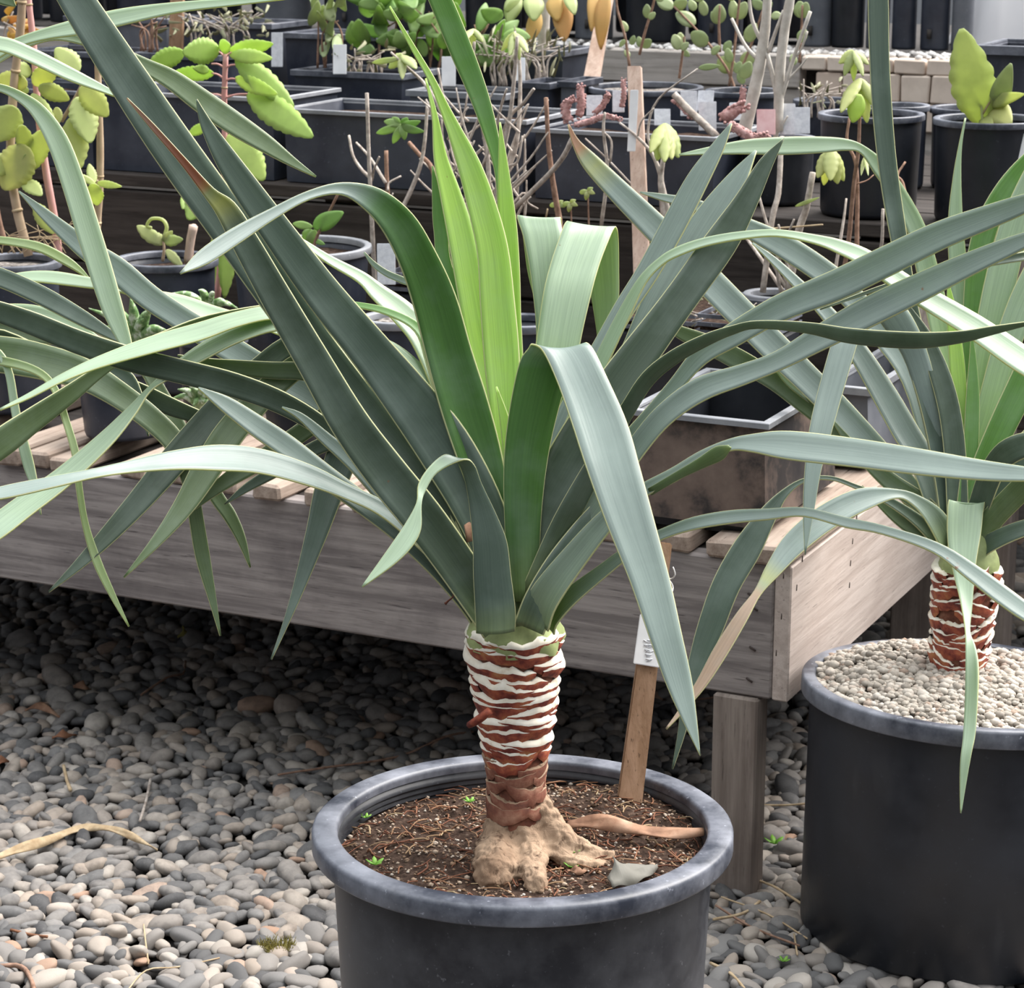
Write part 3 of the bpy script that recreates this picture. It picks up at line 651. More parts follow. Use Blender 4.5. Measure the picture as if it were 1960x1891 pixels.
# upright centre, back to front
lf([(985, 1080, 40), (976, 900, 44), (968, 700, 40), (862, 540, 30), (843, 440, 26), (836, 380, 18), (828, 318, 3)], [.03, .05, .05], tint='m')
lf([(988, 1090, 40), (982, 900, 40), (975, 700, 40), (970, 500, 38), (965, 400, 26), (955, 320, 20), (935, 240, 30), (912, 170, 38), (880, 90, 44), (843, 0, 43), (800, -95, 34), (765, -170, 3)], [.05, .07, .08, .05], tint='m', chan=.12)
lf([(990, 1080, 40), (990, 850, 36), (986, 680, 30), (980, 600, 34), (977, 520, 36), (972, 440, 36), (967, 370, 28), (962, 300, 16), (957, 234, 3)], [.02, .05, .05], tint='y')
lf([(980, 1080, 44), (972, 980, 44), (958, 860, 44), (938, 740, 50), (918, 640, 56), (900, 540, 55), (880, 440, 50), (862, 370, 40), (843, 300, 26), (832, 220, 11), (815, 150, 3)], [.0, .03, .04, .05], tint='y', tilt=.3)
lf([(985, 1090, 46), (978, 980, 46), (970, 880, 46), (966, 780, 58), (960, 680, 68), (952, 580, 66), (943, 480, 60), (924, 400, 55), (899, 320, 45), (870, 250, 28), (850, 205, 19), (825, 150, 13), (790, 90, 10), (746, 12, 3)], [-.01, .01, .02, .03], tint='y', chan=.13)
lf([(990, 1090, 40), (1005, 980, 40), (1030, 900, 40), (1065, 810, 38), (1090, 740, 34), (1110, 690, 20), (1120, 660, 3)], [-.01, .02, .03], tint='m')
lf([(985, 1080, 40), (985, 950, 36), (975, 860, 26), (965, 800, 18), (950, 740, 3)], [-.02, -.02], tint='y')
# the two pale straps folded backward at the top
lf([(980, 1080, 1020, 1080), (985, 900, 1050, 900), (1005, 780, 1070, 780), (1026, 660, 1085, 655), (1018, 545, 1075, 545), (1003, 460, 1078, 462), (992, 424, 1074, 428), (990, 413, 1072, 417), (996, 420, 1075, 425), (1002, 460, 1070, 470), (1010, 520, 1050, 530), (1025, 580, 1035, 580)], [.03, .07, .10, .13, .19], tint='p', basetint='y', chan=.05, bt=.45, sub=6)
lf([(985, 1090, 1028, 1090), (990, 900, 1062, 905), (1005, 780, 1088, 790), (1025, 660, 1110, 660), (1040, 560, 1132, 562), (1055, 500, 1148, 505), (1073, 448, 1166, 458), (1081, 428, 1175, 438), (1088, 425, 1180, 436), (1100, 440, 1184, 455), (1118, 500, 1185, 515), (1130, 560, 1184, 575), (1140, 620, 1172, 640), (1150, 700, 1152, 700)], [.0, .03, .05, .07, .15, .17], tint='p', basetint='y', chan=.05, bt=.5, sub=6)
# behind, left of the centre
lf([(975, 1080, 44), (905, 900, 44), (855, 740, 30), (822, 650, 22), (806, 590, 18), (790, 548, 14), (770, 536, 13), (740, 523, 12), (715, 505, 10), (697, 483, 3)], [.04, .07, .08], tint='b')
lf([(975, 1080, 44), (920, 950, 46), (870, 800, 46), (842, 715, 50), (808, 642, 50), (770, 598, 46), (722, 558, 32), (690, 530, 22), (630, 497, 16), (584, 466, 10), (530, 430, 3)], [.03, .09, .12, .12], tint='p', basetint='m', tilt=.8, bt=.4)
lf([(970, 1080, 44), (915, 930, 44), (868, 800, 42), (832, 692, 34), (800, 628, 18), (740, 596, 13), (680, 583, 10), (640, 578, 3)], [.03, .07, .10], tint='m', tilt=.6)
lf([(968, 1090, 44), (925, 950, 40), (872, 822, 40), (822, 742, 38), (778, 692, 32), (740, 658, 16), (690, 640, 10), (650, 632, 3)], [.03, .08, .11], tint='p', basetint='m', tilt=.8, bt=.4)
lf([(958, 1110, 55), (905, 1012, 48), (842, 930, 46), (780, 858, 44), (722, 795, 38), (668, 735, 24), (610, 670, 14), (560, 610, 3)], [.01, .04, .06], tint='b')
# large leaves to the upper left
lf([(958, 1120, 65), (900, 1020, 66), (805, 905, 60), (690, 770, 66), (575, 625, 76), (452, 450, 84), (322, 268, 84), (205, 92, 74), (115, -50, 60), (55, -150, 34), (20, -215, 3)], [.0, .02, .02, .03], tint='g', chan=.10)
lf([(968, 1140, 80), (945, 1050, 84), (910, 960, 98), (848, 853, 106), (776, 756, 94), (700, 661, 80), (618, 562, 72), (535, 450, 62), (447, 326, 48), (402, 252, 28), (385, 215, 14), (376, 190, 3)], [-.02, -.01, -.02, -.02], tint='g', chan=.10)
lf([(955, 1205, 66), (928, 1160, 72), (868, 1072, 76), (808, 990, 80), (735, 900, 80), (668, 808, 74), (600, 692, 66), (530, 572, 60), (470, 465, 52), (432, 400, 42), (400, 368, 24), (350, 308, 15), (290, 240, 11), (243, 188, 3)], [-.06, -.075, -.085, -.08], tint='d', chan=.12, browntip=.185)
# arching leaf that turns over to the left
lf([(975, 1110, 60), (950, 990, 64), (920, 880, 84), (890, 780, 92), (860, 680, 88), (833, 580, 84), (802, 500, 74), (764, 430, 66), (715, 383, 50), (655, 361, 24), (590, 374, 17), (520, 410, 22), (450, 452, 32), (390, 492, 30), (345, 523, 3)], [-.02, -.01, -.02, -.06, -.12, -.2], tint='b', basetint='e', chan=.14, tilt=.15, hard=True, bt=.66)
# right side
lf([(1005, 1110, 45), (1035, 935, 46), (1072, 830, 44), (1112, 740, 40), (1155, 660, 38), (1195, 590, 40), (1240, 520, 43), (1290, 430, 46), (1335, 345, 42), (1375, 280, 24), (1400, 236, 3)], [0, .02, .03], tint='b', tilt=.5)
lf([(1010, 1110, 45), (1060, 980, 50), (1112, 870, 52), (1170, 770, 54), (1215, 680, 58), (1257, 590, 64), (1310, 500, 67), (1360, 420, 62), (1410, 345, 38), (1447, 288, 3)], [.01, .05, .07], tint='b', tilt=.9)
lf([(1010, 1130, 40), (1060, 930, 38), (1110, 780, 32), (1150, 692, 28), (1195, 600, 24), (1230, 536, 17), (1265, 500, 15), (1300, 480, 17), (1350, 463, 16), (1415, 451, 15), (1487, 446, 13), (1560, 458, 17), (1610, 473, 26), (1662, 497, 33), (1749, 556, 39), (1865, 625, 46), (1960, 690, 50), (2060, 752, 38), (2150, 805, 3)], [-.01, -.01, -.03, -.08, -.14, -.2], tint='p', tilt=.7)
lf([(986, 1200, 1038, 1196), (984, 1150, 1034, 1150), (979, 1060, 1034, 1080), (994, 975, 1062, 1012), (1030, 898, 1112, 935), (1090, 795, 1170, 838), (1163, 696, 1224, 744), (1265, 568, 1322, 600), (1349, 452, 1405, 484), (1407, 376, 1447, 398), (1454, 306, 1478, 320), (1500, 264, 1501, 266)], [-.05, -.06, -.04, -.03], tint='d', chan=.08)
lf([(1030, 1130, 60), (1090, 1000, 56), (1140, 915, 46), (1190, 855, 34), (1225, 815, 28), (1290, 740, 28), (1340, 682, 36), (1400, 643, 45), (1490, 591, 51), (1600, 546, 59), (1700, 498, 58), (1800, 450, 54), (1900, 412, 45), (1970, 386, 34), (2060, 352, 3)], [-.04, -.06, -.12, -.2], tint='b', tilt=.2)
lf([(1040, 1130, 60), (1105, 1015, 56), (1165, 930, 46), (1215, 860, 40), (1270, 795, 42), (1340, 745, 46), (1420, 717, 40), (1490, 690, 37), (1570, 646, 48), (1660, 598, 57), (1760, 550, 54), (1860, 503, 44), (1960, 460, 30), (2050, 425, 3)], [-.05, -.08, -.12, -.2], tint='b', tilt=.35)
lf([(1020, 1140, 50), (1080, 1000, 46), (1150, 870, 36), (1200, 785, 30), (1240, 724, 29), (1290, 683, 27), (1350, 651, 23), (1400, 632, 17), (1450, 621, 15), (1545, 627, 21), (1632, 643, 29), (1749, 651, 31), (1836, 645, 23), (1900, 632, 16), (1960, 620, 8), (2000, 612, 3)], [-.05, -.09, -.18, -.26], tint='d', tilt=-.5)
lf([(1022, 1200, 56), (1040, 1145, 60), (1100, 1065, 50), (1165, 990, 38), (1225, 942, 26), (1290, 908, 26), (1345, 874, 24), (1395, 852, 22), (1440, 848, 34), (1510, 852, 54), (1640, 867, 54), (1760, 884, 49), (1880, 900, 38), (1970, 908, 26), (2080, 916, 3)], [-.07, -.12, -.18, -.25], tint='b', tilt=.6)
lf([(1395, 852, 1400, 856), (1370, 855, 1385, 878), (1335, 878, 1352, 893), (1290, 905, 1302, 916), (1240, 935, 1248, 948)], [-.175, -.14, -.115], tint='o', bt=0, name='leaf_fold')
lf([(1038, 1204, 50), (1050, 1180, 44), (1090, 1142, 34), (1150, 1095, 26), (1210, 1050, 22), (1270, 1021, 20), (1330, 1001, 24), (1400, 989, 25), (1470, 984, 21), (1540, 980, 17), (1620, 1000, 19), (1690, 1014, 17), (1790, 1048, 21), (1860, 1095, 31), (1920, 1140, 35), (1980, 1182, 30), (2070, 1235, 3)], [-.06, -.13, -.2, -.24], tint='b', basetint='o', tilt=.5)
lf([(1025, 1130, 56), (1052, 1050, 58), (1095, 990, 58), (1140, 935, 50), (1180, 890, 34), (1230, 840, 20), (1290, 790, 3)], [-.04, -.04, .0], tint='o')
lf([(1012, 1204, 60), (1035, 1150, 64), (1075, 1085, 66), (1125, 1020, 64), (1165, 965, 50), (1200, 900, 30), (1235, 840, 3)], [-.07, -.07, -.02], tint='g')
# the big strap folded over toward the viewer
lf([(975, 1150, 1030, 1150), (966, 1000, 1035, 1000), (965, 880, 1048, 880), (976, 780, 1070, 780), (994, 695, 1098, 692), (1010, 668, 1116, 664), (1019, 659, 1124, 657), (1040, 674, 1138, 672), (1068, 735, 1162, 722), (1095, 812, 1200, 808), (1122, 895, 1226, 898), (1160, 1000, 1253, 998), (1206, 1114, 1282, 1108), (1240, 1212, 1304, 1208), (1272, 1302, 1324, 1300), (1302, 1370, 1333, 1368), (1340, 1446, 1341, 1447)], [-.05, -.06, -.07, -.15, -.20, -.24, -.27], tint='b', basetint='e', chan=.09, hard=True, bt=.36, sub=6)  # tint turns pale at the fold, painting light on the falling run
# small folded leaf in the front
lf([(912, 1212, 985, 1208), (910, 1175, 986, 1165), (906, 1100, 978, 1100), (905, 1036, 970, 1036), (896, 950, 950, 985), (886, 905, 922, 925), (872, 880, 908, 890), (850, 871, 888, 880), (822, 893, 838, 904), (801, 926, 814, 941), (797, 962, 807, 966), (775, 1003, 806, 1012), (748, 1043, 789, 1046), (720, 1083, 755, 1080), (692, 1122, 694, 1124)], [-.08, -.09, -.09, -.12, -.15, -.17], tint='p', basetint='g', hard=True, bt=.56, chan=.06)  # pale tint past the fold paints the lit tip
# lower left, long and drooping
lf([(942, 1204, 56), (930, 1165, 60), (880, 1092, 54), (800, 1022, 38), (730, 972, 28), (660, 939, 29), (590, 909, 39), (500, 883, 46), (420, 876, 49), (340, 880, 37), (250, 893, 23), (180, 906, 17), (100, 923, 21), (0, 944, 23), (-90, 962, 3)], [.0, -.02, -.10, -.2, -.26], tint='b', tilt=.9, basetint='g', bt=.3)
lf([(935, 1204, 54), (915, 1165, 55), (850, 1092, 48), (770, 1020, 42), (690, 960, 40), (620, 909, 42), (550, 855, 43), (490, 814, 40), (430, 772, 29), (380, 742, 3)], [.0, -.01, -.05, -.1], tint='b', tilt=.5, basetint='g')
lf([(930, 1165, 55), (860, 1082, 46), (773, 994, 34), (688, 897, 30), (620, 836, 23), (575, 797, 14), (540, 779, 3)], [.01, .01, -.02], tint='b', tilt=.3, basetint='g')
lf([(930, 1150, 55), (850, 1062, 46), (760, 962, 40), (690, 885, 36), (620, 820, 38), (540, 772, 43), (450, 738, 47), (350, 712, 47), (250, 688, 48), (150, 655, 46), (50, 615, 44), (-50, 583, 34), (-160, 558, 3)], [-.02, .02, .03, .0], tint='d', tilt=-.2)
lf([(945, 1120, 50), (860, 920, 42), (760, 760, 36), (660, 650, 34), (580, 606, 30), (520, 598, 26), (450, 612, 28), (380, 635, 33), (290, 660, 31), (190, 693, 21), (120, 723, 14), (55, 758, 9), (0, 784, 3)], [.0, .06, .08, .02, -.05], tint='p', tilt=1.3)
lf([(945, 1120, 50), (850, 920, 40), (740, 775, 36), (640, 675, 32), (560, 628, 27), (520, 622, 25), (450, 642, 30), (380, 678, 30), (322, 717, 17), (285, 746, 9), (250, 789, 20), (200, 843, 31), (120, 914, 39), (50, 966, 43), (-20, 1020, 42), (-120, 1100, 3)], [.0, .05, .06, .0, -.08], tint='p', tilt=.9)
lf([(945, 1120, 50), (830, 860, 40), (700, 660, 32), (600, 592, 20), (520, 592, 20), (400, 614, 22), (320, 642, 20), (250, 673, 20), (190, 712, 24), (130, 757, 36), (60, 806, 47), (0, 850, 55), (-80, 912, 40), (-160, 972, 3)], [.02, .1, .13, .06, -.02], tint='o', tilt=-.4)
lf([(940, 1120, 50), (830, 920, 46), (720, 760, 44), (630, 668, 40), (560, 660, 40), (490, 712, 46), (430, 772, 54), (370, 838, 56), (320, 896, 54), (260, 966, 45), (200, 1031, 33), (150, 1081, 20), (93, 1133, 3)], [.02, .09, .10, .06, .02], tint='d', tilt=.1)
lf([(940, 1120, 50), (850, 930, 46), (750, 760, 44), (660, 690, 42), (590, 690, 44), (520, 740, 50), (470, 792, 55), (430, 842, 58), (390, 906, 54), (350, 971, 40), (300, 1035, 22), (237, 1105, 3)], [.02, .08, .09, .05, .0], tint='o', tilt=.1)
lf([(940, 1120, 50), (870, 950, 50), (800, 800, 48), (742, 735, 44), (700, 760, 54), (672, 830, 60), (648, 890, 60), (626, 951, 55), (606, 1020, 42), (574, 1118, 24), (548, 1190, 12), (519, 1262, 3)], [.02, .06, .07, .05, .02], tint='g', tilt=.1)
lf([(940, 1110, 50), (820, 940, 44), (660, 800, 44), (520, 715, 48), (420, 655, 50), (345, 608, 46), (285, 568, 48), (225, 518, 50), (170, 480, 42), (130, 448, 33), (80, 405, 20), (36, 366, 3)], [.02, .12, .18, .2], tint='b', tilt=.2)
lf([(940, 1110, 45), (820, 890, 36), (680, 715, 30), (560, 640, 24), (470, 612, 18), (410, 600, 28), (350, 583, 34), (290, 568, 26), (225, 550, 15), (170, 541, 20), (100, 531, 23), (40, 530, 16), (-20, 540, 3)], [.03, .14, .2, .2], tint='p', tilt=1.2)
lf([(935, 1120, 50), (850, 945, 46), (760, 832, 38), (660, 745, 36), (590, 713, 35), (520, 709, 33), (450, 703, 28), (390, 692, 14), (340, 680, 3)], [.0, .06, .08], tint='o', tilt=-.2)
lf([(930, 1130, 40), (820, 930, 40), (720, 790, 36), (660, 775, 34), (600, 812, 36), (540, 853, 36), (490, 886, 35), (440, 916, 30), (400, 946, 20), (355, 986, 3)], [.02, .09, .09, .06], tint='o')
lf([(925, 1140, 40), (840, 1010, 36), (760, 900, 34), (700, 850, 32), (640, 845, 30), (580, 870, 28), (520, 905, 24), (470, 935, 16), (430, 965, 3)], [.0, .06, .06], tint='d')
lf([(895, 1110, 26), (870, 1090, 30), (840, 1060, 30), (800, 1010, 34), (760, 960, 30), (720, 915, 20), (690, 885, 3)], [-.03, -.02, -.01], tint='g')
# brown shreds of old leaf bases in the axils
for (x, yy, dd_, s) in [(893, 1018, -.05, 26), (975, 1015, .0, 14), (1052, 1050, -.03, 24), (1048, 1075, -.05, 20), (1075, 1030, .0, 20)]:
    a = P(x, yy+s*.8, D1+dd_); b = P(x-s*.2, yy-s*.5, D1+dd_); c = P(x+s*.5, yy-s*.4, D1+dd_+.01); d = P(x+s*.4, yy+s*.7, D1+dd_+.012); e = P(x+s*.1, yy-s*.7, D1+dd_+.02)
    o = mk('dry_shred', [a, b, c, d, e], [[0, 1, 4, 2, 3]], M['dry_leaf'], Y['o']); md = o.modifiers.new('t', 'SOLIDIFY'); md.thickness = .002
# ================================================================ stake with a name tag in the front pot
def slab(name, corners, th, mat, parent=None, label=None, cat=None, group=None, bev=0.0008):
    """flat board from four corner points (world), pushed back by th along its normal"""
    c = [np.asarray(q, float) for q in corners]; n = np.cross(c[1]-c[0], c[3]-c[0]); n /= np.linalg.norm(n)
    if n@(CAM-c[0]) > 0: n = -n
    V = c+[q+n*th for q in c]; F = [[0, 1, 2, 3], [7, 6, 5, 4], [0, 4, 5, 1], [1, 5, 6, 2], [2, 6, 7, 3], [3, 7, 4, 0]]
    bm = bmesh.new(); vs = [bm.verts.new(v) for v in V]
    for f in F: bm.faces.new([vs[i] for i in f])
    bmesh.ops.recalc_face_normals(bm, faces=bm.faces[:])
    if bev: bmesh.ops.bevel(bm, geom=bm.edges[:], offset=bev, segments=2, affect='EDGES')
    V = np.array([v.co[:] for v in bm.verts]); F = [[v.index for v in f.verts] for f in bm.faces]; bm.free()
    org = c[3] if parent is None else None
    o = mk(name, V, F, mat, parent, smooth=False, origin=np.mean(c, 0))
    return tag(o, label, cat, group)
_b = G(1206, 1522, SZ+.018); ds = proj(_b)[2]
st = thing('plant_stake', P(1208, 1515, ds), 'brown wooden stake with a white name tag standing in the front pot', 'stake')
slab('stake_board', [P(1252, 1035, ds+.03), P(1287, 1040, ds+.03), P(1229, 1540, ds), P(1182, 1526, ds)], 0.014, M['stake'], st, bev=.0015)
tg = slab('name_tag', [P(1225, 1175, ds+.018), P(1275, 1180, ds+.018), P(1262, 1278, ds+.012), P(1212, 1270, ds+.012)], 0.0012, M['white_tag'], st)
for k in range(5):                              # embossed unreadable scrawl
    y0 = 1225+k*9; pts = [P(1232+8*((j*7+k*3) % 5)/2+j*1.0, y0+((j*5+k) % 3)*2.4, ds+.0118+.00006*(1270-y0)) for j in range(5)]
    V, F = tube(pts, .0005, 4, 3); mk('embossed_line', V, F, M['metal_tag'], tg)
V, F = tube([P(1288, 1085, ds+.026), P(1292, 1100, ds+.026), P(1284, 1108, ds+.03), P(1270, 1104, ds+.03), P(1282, 1112, ds+.03), P(1288, 1125, ds+.03), P(1284, 1140, ds+.02)], .0009, 5, 3); mk('tag_wire', V, F, M['wire'], st)
# ================================================================ the right yucca and its pot
D2 = 3.05; R2 = 0.2145
pot2 = round_pot('nursery_pot', (RP[0], RP[1], 0), R2, RP[2], 0.196, 'black plastic nursery pot filled with pale pumice at the right edge', None, 0.012, 0.024, 'plastic_clean', 'rim', 'soil_pale', 0.012, 96)
r4 = random.Random(4); gv = []; gf = []; nn = 0; IS = [pebble_shape(40+s, 2) for s in range(4)]
def pum_h(x, y):
    rr = math.hypot(x-RP[0], y-RP[1]); return RP[2]-0.012+0.030*max(0, 1-(rr/0.2)**2)+0.012*math.exp(-((x-RP[0]+.08)**2+(y-RP[1]-.10)**2)/.008)+0.01*noise.noise(Vector((x*14, y*14, 5)))
for k in range(6500):
    a = r4.uniform(0, 6.28); rr = 0.197*math.sqrt(r4.random()); x, y = RP[0]+rr*math.cos(a), RP[1]+rr*math.sin(a); s = r4.uniform(0.0024, 0.0062)*(1.35 if r4.random() < .12 else 1)
    if x > 0.82: continue
    sh = I1 if k % 3 else IS[k % 4]
    gv.append(sh[0]*s*np.array([1, r4.uniform(.7, 1), r4.uniform(.6, .9)])+np.array([x, y, pum_h(x, y)+s*r4.uniform(-.2, .8)])); gf.append(sh[1]+nn); nn += len(sh[0])
tag(bigmesh('pumice', gv, gf, M['pumice'], pot2), kind='stuff')
pot2.rotation_euler = (math.radians(-3.2), math.radians(2.2), 0); pot2.location.y -= RP[2]*math.sin(math.radians(3.2)); pot2.location.x -= RP[2]*math.sin(math.radians(2.2))
a2 = P(1828, 1300, 3.06); X2, Y2 = a2[0], a2[1]
Z = yucca((X2, Y2, RP[2]-.01), 'yucca at the right edge with a red-brown ringed trunk in pumice', 'potted yuccas')
def zat2(py): r = ray(1828, py); t = Y2/r[1]; return CAMH+t*r[2]
pm2 = 3.03/FPX
cx2, Rf2 = trunk(Z, [(zat2(1325), 46*pm2), (zat2(1290), 50*pm2), (zat2(1200), 56*pm2), (zat2(1090), 60*pm2), (zat2(1078), 56*pm2), (zat2(1065), 48*pm2)], 9, zat2(1300), zat2(1085), 0.0125, lean=(0.06, 0), white=.34, m=5, spans=(0.9, 1.7), slant=2.2)
V = []; F = []; n = 32; lev = [(-0.006, 56), (0.002, 58), (0.012, 54), (0.025, 44), (0.045, 30)]
for j, (dz, rp) in enumerate(lev):
    for k in range(n):
        a = 2*math.pi*k/n; V.append(cx2(zat2(1082)+dz)+np.array([rp*pm2*math.cos(a), rp*pm2*math.sin(a), 0]))
for j in range(len(lev)-1):
    for k in range(n): F.append([j*n+k, j*n+(k+1) % n, (j+1)*n+(k+1) % n, (j+1)*n+k])
F.append([(len(lev)-1)*n+k for k in range(n)]); mk('leaf_sheath', V, F, M['crown'], Z['o'])
def rf(pts, dep, **k): return strap(Z, D2, pts, dep, **k)
rf([(1828, 1050, 40), (1805, 880, 42), (1768, 720, 40), (1738, 570, 32), (1722, 465, 32), (1708, 380, 35), (1697, 300, 36), (1688, 200, 38), (1683, 100, 38), (1681, 0, 39), (1680, -90, 30), (1682, -170, 3)], [.0, .0, .0], tint='g', chan=.16)
rf([(1838, 1050, 40), (1832, 870, 42), (1818, 720, 42), (1795, 600, 42), (1776, 520, 42), (1755, 440, 36), (1720, 372, 32), (1685, 322, 30), (1652, 287, 16), (1620, 277, 22), (1570, 277, 31), (1500, 279, 34), (1430, 281, 28), (1360, 288, 15), (1300, 296, 3)], [.02, .08, .1, .06, .02], tint='p', basetint='y', tilt=.2, bt=.5)
rf([(1840, 1050, 36), (1846, 880, 36), (1850, 700, 36), (1841, 600, 35), (1833, 500, 34), (1829, 420, 28), (1832, 340, 16), (1838, 280, 7), (1848, 226, 3)], [.03, .07, .08], tint='p')
rf([(1845, 1050, 40), (1852, 820, 42), (1862, 640, 42), (1870, 520, 44), (1886, 440, 44), (1920, 370, 40), (1965, 310, 30), (2020, 250, 3)], [.02, .06, .06], tint='m')
rf([(1845, 1050, 40), (1856, 900, 46), (1872, 770, 52), (1892, 650, 57), (1917, 530, 60), (1945, 425, 56), (1985, 320, 38), (2030, 220, 3)], [.0, .03, .04], tint='p', basetint='y', bt=.6)
rf([(1845, 1050, 40), (1862, 900, 46), (1896, 770, 48), (1928, 660, 52), (1965, 560, 52), (2010, 470, 40), (2060, 390, 3)], [-.01, .01, .02], tint='p', basetint='y', bt=.6)
rf([(1848, 1050, 42), (1876, 920, 48), (1912, 830, 52), (1960, 730, 56), (2010, 620, 50), (2080, 500, 3)], [-.02, -.03, -.03], tint='m')
rf([(1850, 1055, 44), (1874, 990, 48), (1922, 910, 52), (1985, 835, 52), (2060, 760, 44), (2150, 690, 3)], [-.03, -.06, -.06], tint='g')
rf([(1832, 1050, 34), (1838, 950, 36), (1838, 820, 30), (1832, 700, 30), (1822, 600, 20), (1815, 540, 3)], [-.02, -.01, .0], tint='y')
rf([(1838, 1050, 36), (1850, 960, 36), (1858, 860, 30), (1862, 760, 26), (1862, 690, 14), (1860, 640, 3)], [-.03, -.02, -.01], tint='m')
rf([(1835, 1050, 40), (1830, 900, 42), (1820, 800, 42), (1800, 720, 40), (1772, 650, 30), (1745, 600, 14), (1730, 575, 3)], [-.03, -.02, .0], tint='d')
rf([(1825, 1050, 40), (1816, 960, 40), (1796, 850, 36), (1775, 760, 36), (1750, 680, 38), (1730, 610, 34), (1712, 560, 3)], [-.02, -.01, .0], tint='g', tilt=.3)
rf([(1820, 1040, 46), (1770, 892, 48), (1730, 820, 50), (1690, 750, 47), (1640, 670, 38), (1580, 596, 28), (1530, 546, 21), (1480, 498, 14), (1440, 465, 3)], [.0, .02, .03, .03], tint='b', tilt=.4)
rf([(1815, 1040, 50), (1760, 965, 46), (1700, 890, 50), (1610, 790, 52), (1540, 720, 54), (1480, 662, 57), (1420, 602, 57), (1360, 541, 57), (1300, 481, 55), (1240, 421, 50), (1180, 362, 43), (1130, 310, 34), (1102, 272, 15), (1088, 238, 3)], [.0, .06, .1, .1], tint='b', browntip=.06, bcol=np.array((.38, .2, .12)), tilt=.2)
rf([(1822, 1040, 40), (1760, 760, 42), (1690, 640, 44), (1620, 558, 46), (1570, 516, 47), (1500, 471, 46), (1420, 431, 35), (1330, 392, 22), (1270, 378, 14), (1225, 368, 3)], [.03, .12, .16, .16], tint='b', tilt=.2)
rf([(1815, 1045, 40), (1760, 955, 42), (1680, 882, 38), (1600, 822, 32), (1540, 776, 31), (1480, 728, 35), (1420, 692, 40), (1360, 661, 36), (1300, 635, 24), (1268, 615, 3)], [.02, .06, .1, .1], tint='o', tilt=-.1)
rf([(1812, 1050, 36), (1740, 920, 24), (1650, 830, 18), (1600, 800, 18), (1550, 760, 20), (1510, 730, 16), (1480, 700, 3)], [.03, .08, .09], tint='p')
# leaf folded down in front of the trunk
rf([(1818, 1055, 1868, 1055), (1812, 1010, 1880, 1012), (1814, 970, 1884, 975), (1816, 957, 1885, 962), (1814, 975, 1882, 980), (1814, 1038, 1878, 1019), (1825, 1098, 1868, 1080), (1838, 1150, 1861, 1160), (1847, 1203, 1857, 1209), (1848, 1250, 1868, 1240), (1847, 1339, 1873, 1290), (1843, 1410, 1868, 1395), (1838, 1455, 1860, 1440), (1837, 1505, 1849, 1502), (1838, 1556, 1840, 1557)], [-.05, -.08, -.13, -.2, -.24, -.25], tint='p', chan=.05, sub=6)
# drooping leaf with a dried tan end
rf([(1825, 1050, 44), (1790, 990, 38), (1752, 957, 22), (1715, 945, 18), (1650, 956, 44), (1580, 991, 50), (1520, 1040, 46), (1480, 1090, 31), (1450, 1134, 15), (1420, 1180, 24), (1380, 1245, 28), (1340, 1312, 20), (1300, 1365, 9), (1275, 1395, 3)], [-.03, -.08, -.16, -.2], tint='b', browntip=.4, bcol=TAN, tilt=.5)
rf([(1820, 1058, 36), (1762, 1000, 24), (1700, 958, 16), (1640, 932, 9), (1590, 915, 8), (1540, 919, 8), (1502, 944, 16), (1470, 985, 35), (1430, 1050, 55), (1390, 1120, 54), (1360, 1200, 50), (1335, 1270, 36), (1318, 1332, 26), (1305, 1400, 15), (1287, 1472, 3)], [-.02, -.04, -.06, -.08], tint='g', tilt=.2)
rf([(1805, 1040, 1845, 1040), (1775, 850, 1815, 850), (1735, 700, 1780, 690), (1690, 625, 1745, 605), (1660, 592, 1712, 572), (1625, 585, 1680, 570), (1605, 615, 1660, 605), (1589, 664, 1641, 658), (1563, 757, 1615, 746), (1548, 827, 1592, 827), (1540, 900, 1572, 900), (1537, 975, 1559, 975), (1540, 1061, 1542, 1062)], [-.01, .0, -.03, -.1, -.14], tint='b', chan=.05)
rf([(1855, 1058, 40), (1902, 990, 44), (1960, 930, 46), (2010, 880, 40), (2090, 800, 3)], [-.04, -.1, -.14], tint='o')
rf([(1855, 1068, 34), (1892, 1040, 34), (1950, 1014, 32), (2010, 1000, 28), (2100, 990, 3)], [-.04, -.1, -.14], tint='g', tilt=.5)
rf([(1822, 1062, 30), (1782, 1032, 28), (1732, 1002, 25), (1690, 968, 16), (1650, 930, 3)], [-.02, -.02, .0], tint='o')
rf([(1818, 1050, 40), (1800, 1005, 38), (1762, 962, 38), (1702, 920, 34), (1640, 862, 20), (1590, 800, 3)], [-.01, .02, .04], tint='o')
rf([(1845, 1055, 40), (1870, 980, 42), (1900, 900, 46), (1935, 862, 50), (1990, 850, 44), (2070, 870, 3)], [-.03, -.1, -.18], tint='d', tilt=.4)
rf([(1990, 485, 18), (1900, 501, 15), (1800, 520, 11), (1700, 546, 9), (1570, 592, 3)], [-.05, -.1, -.12], tint='d', bt=0)
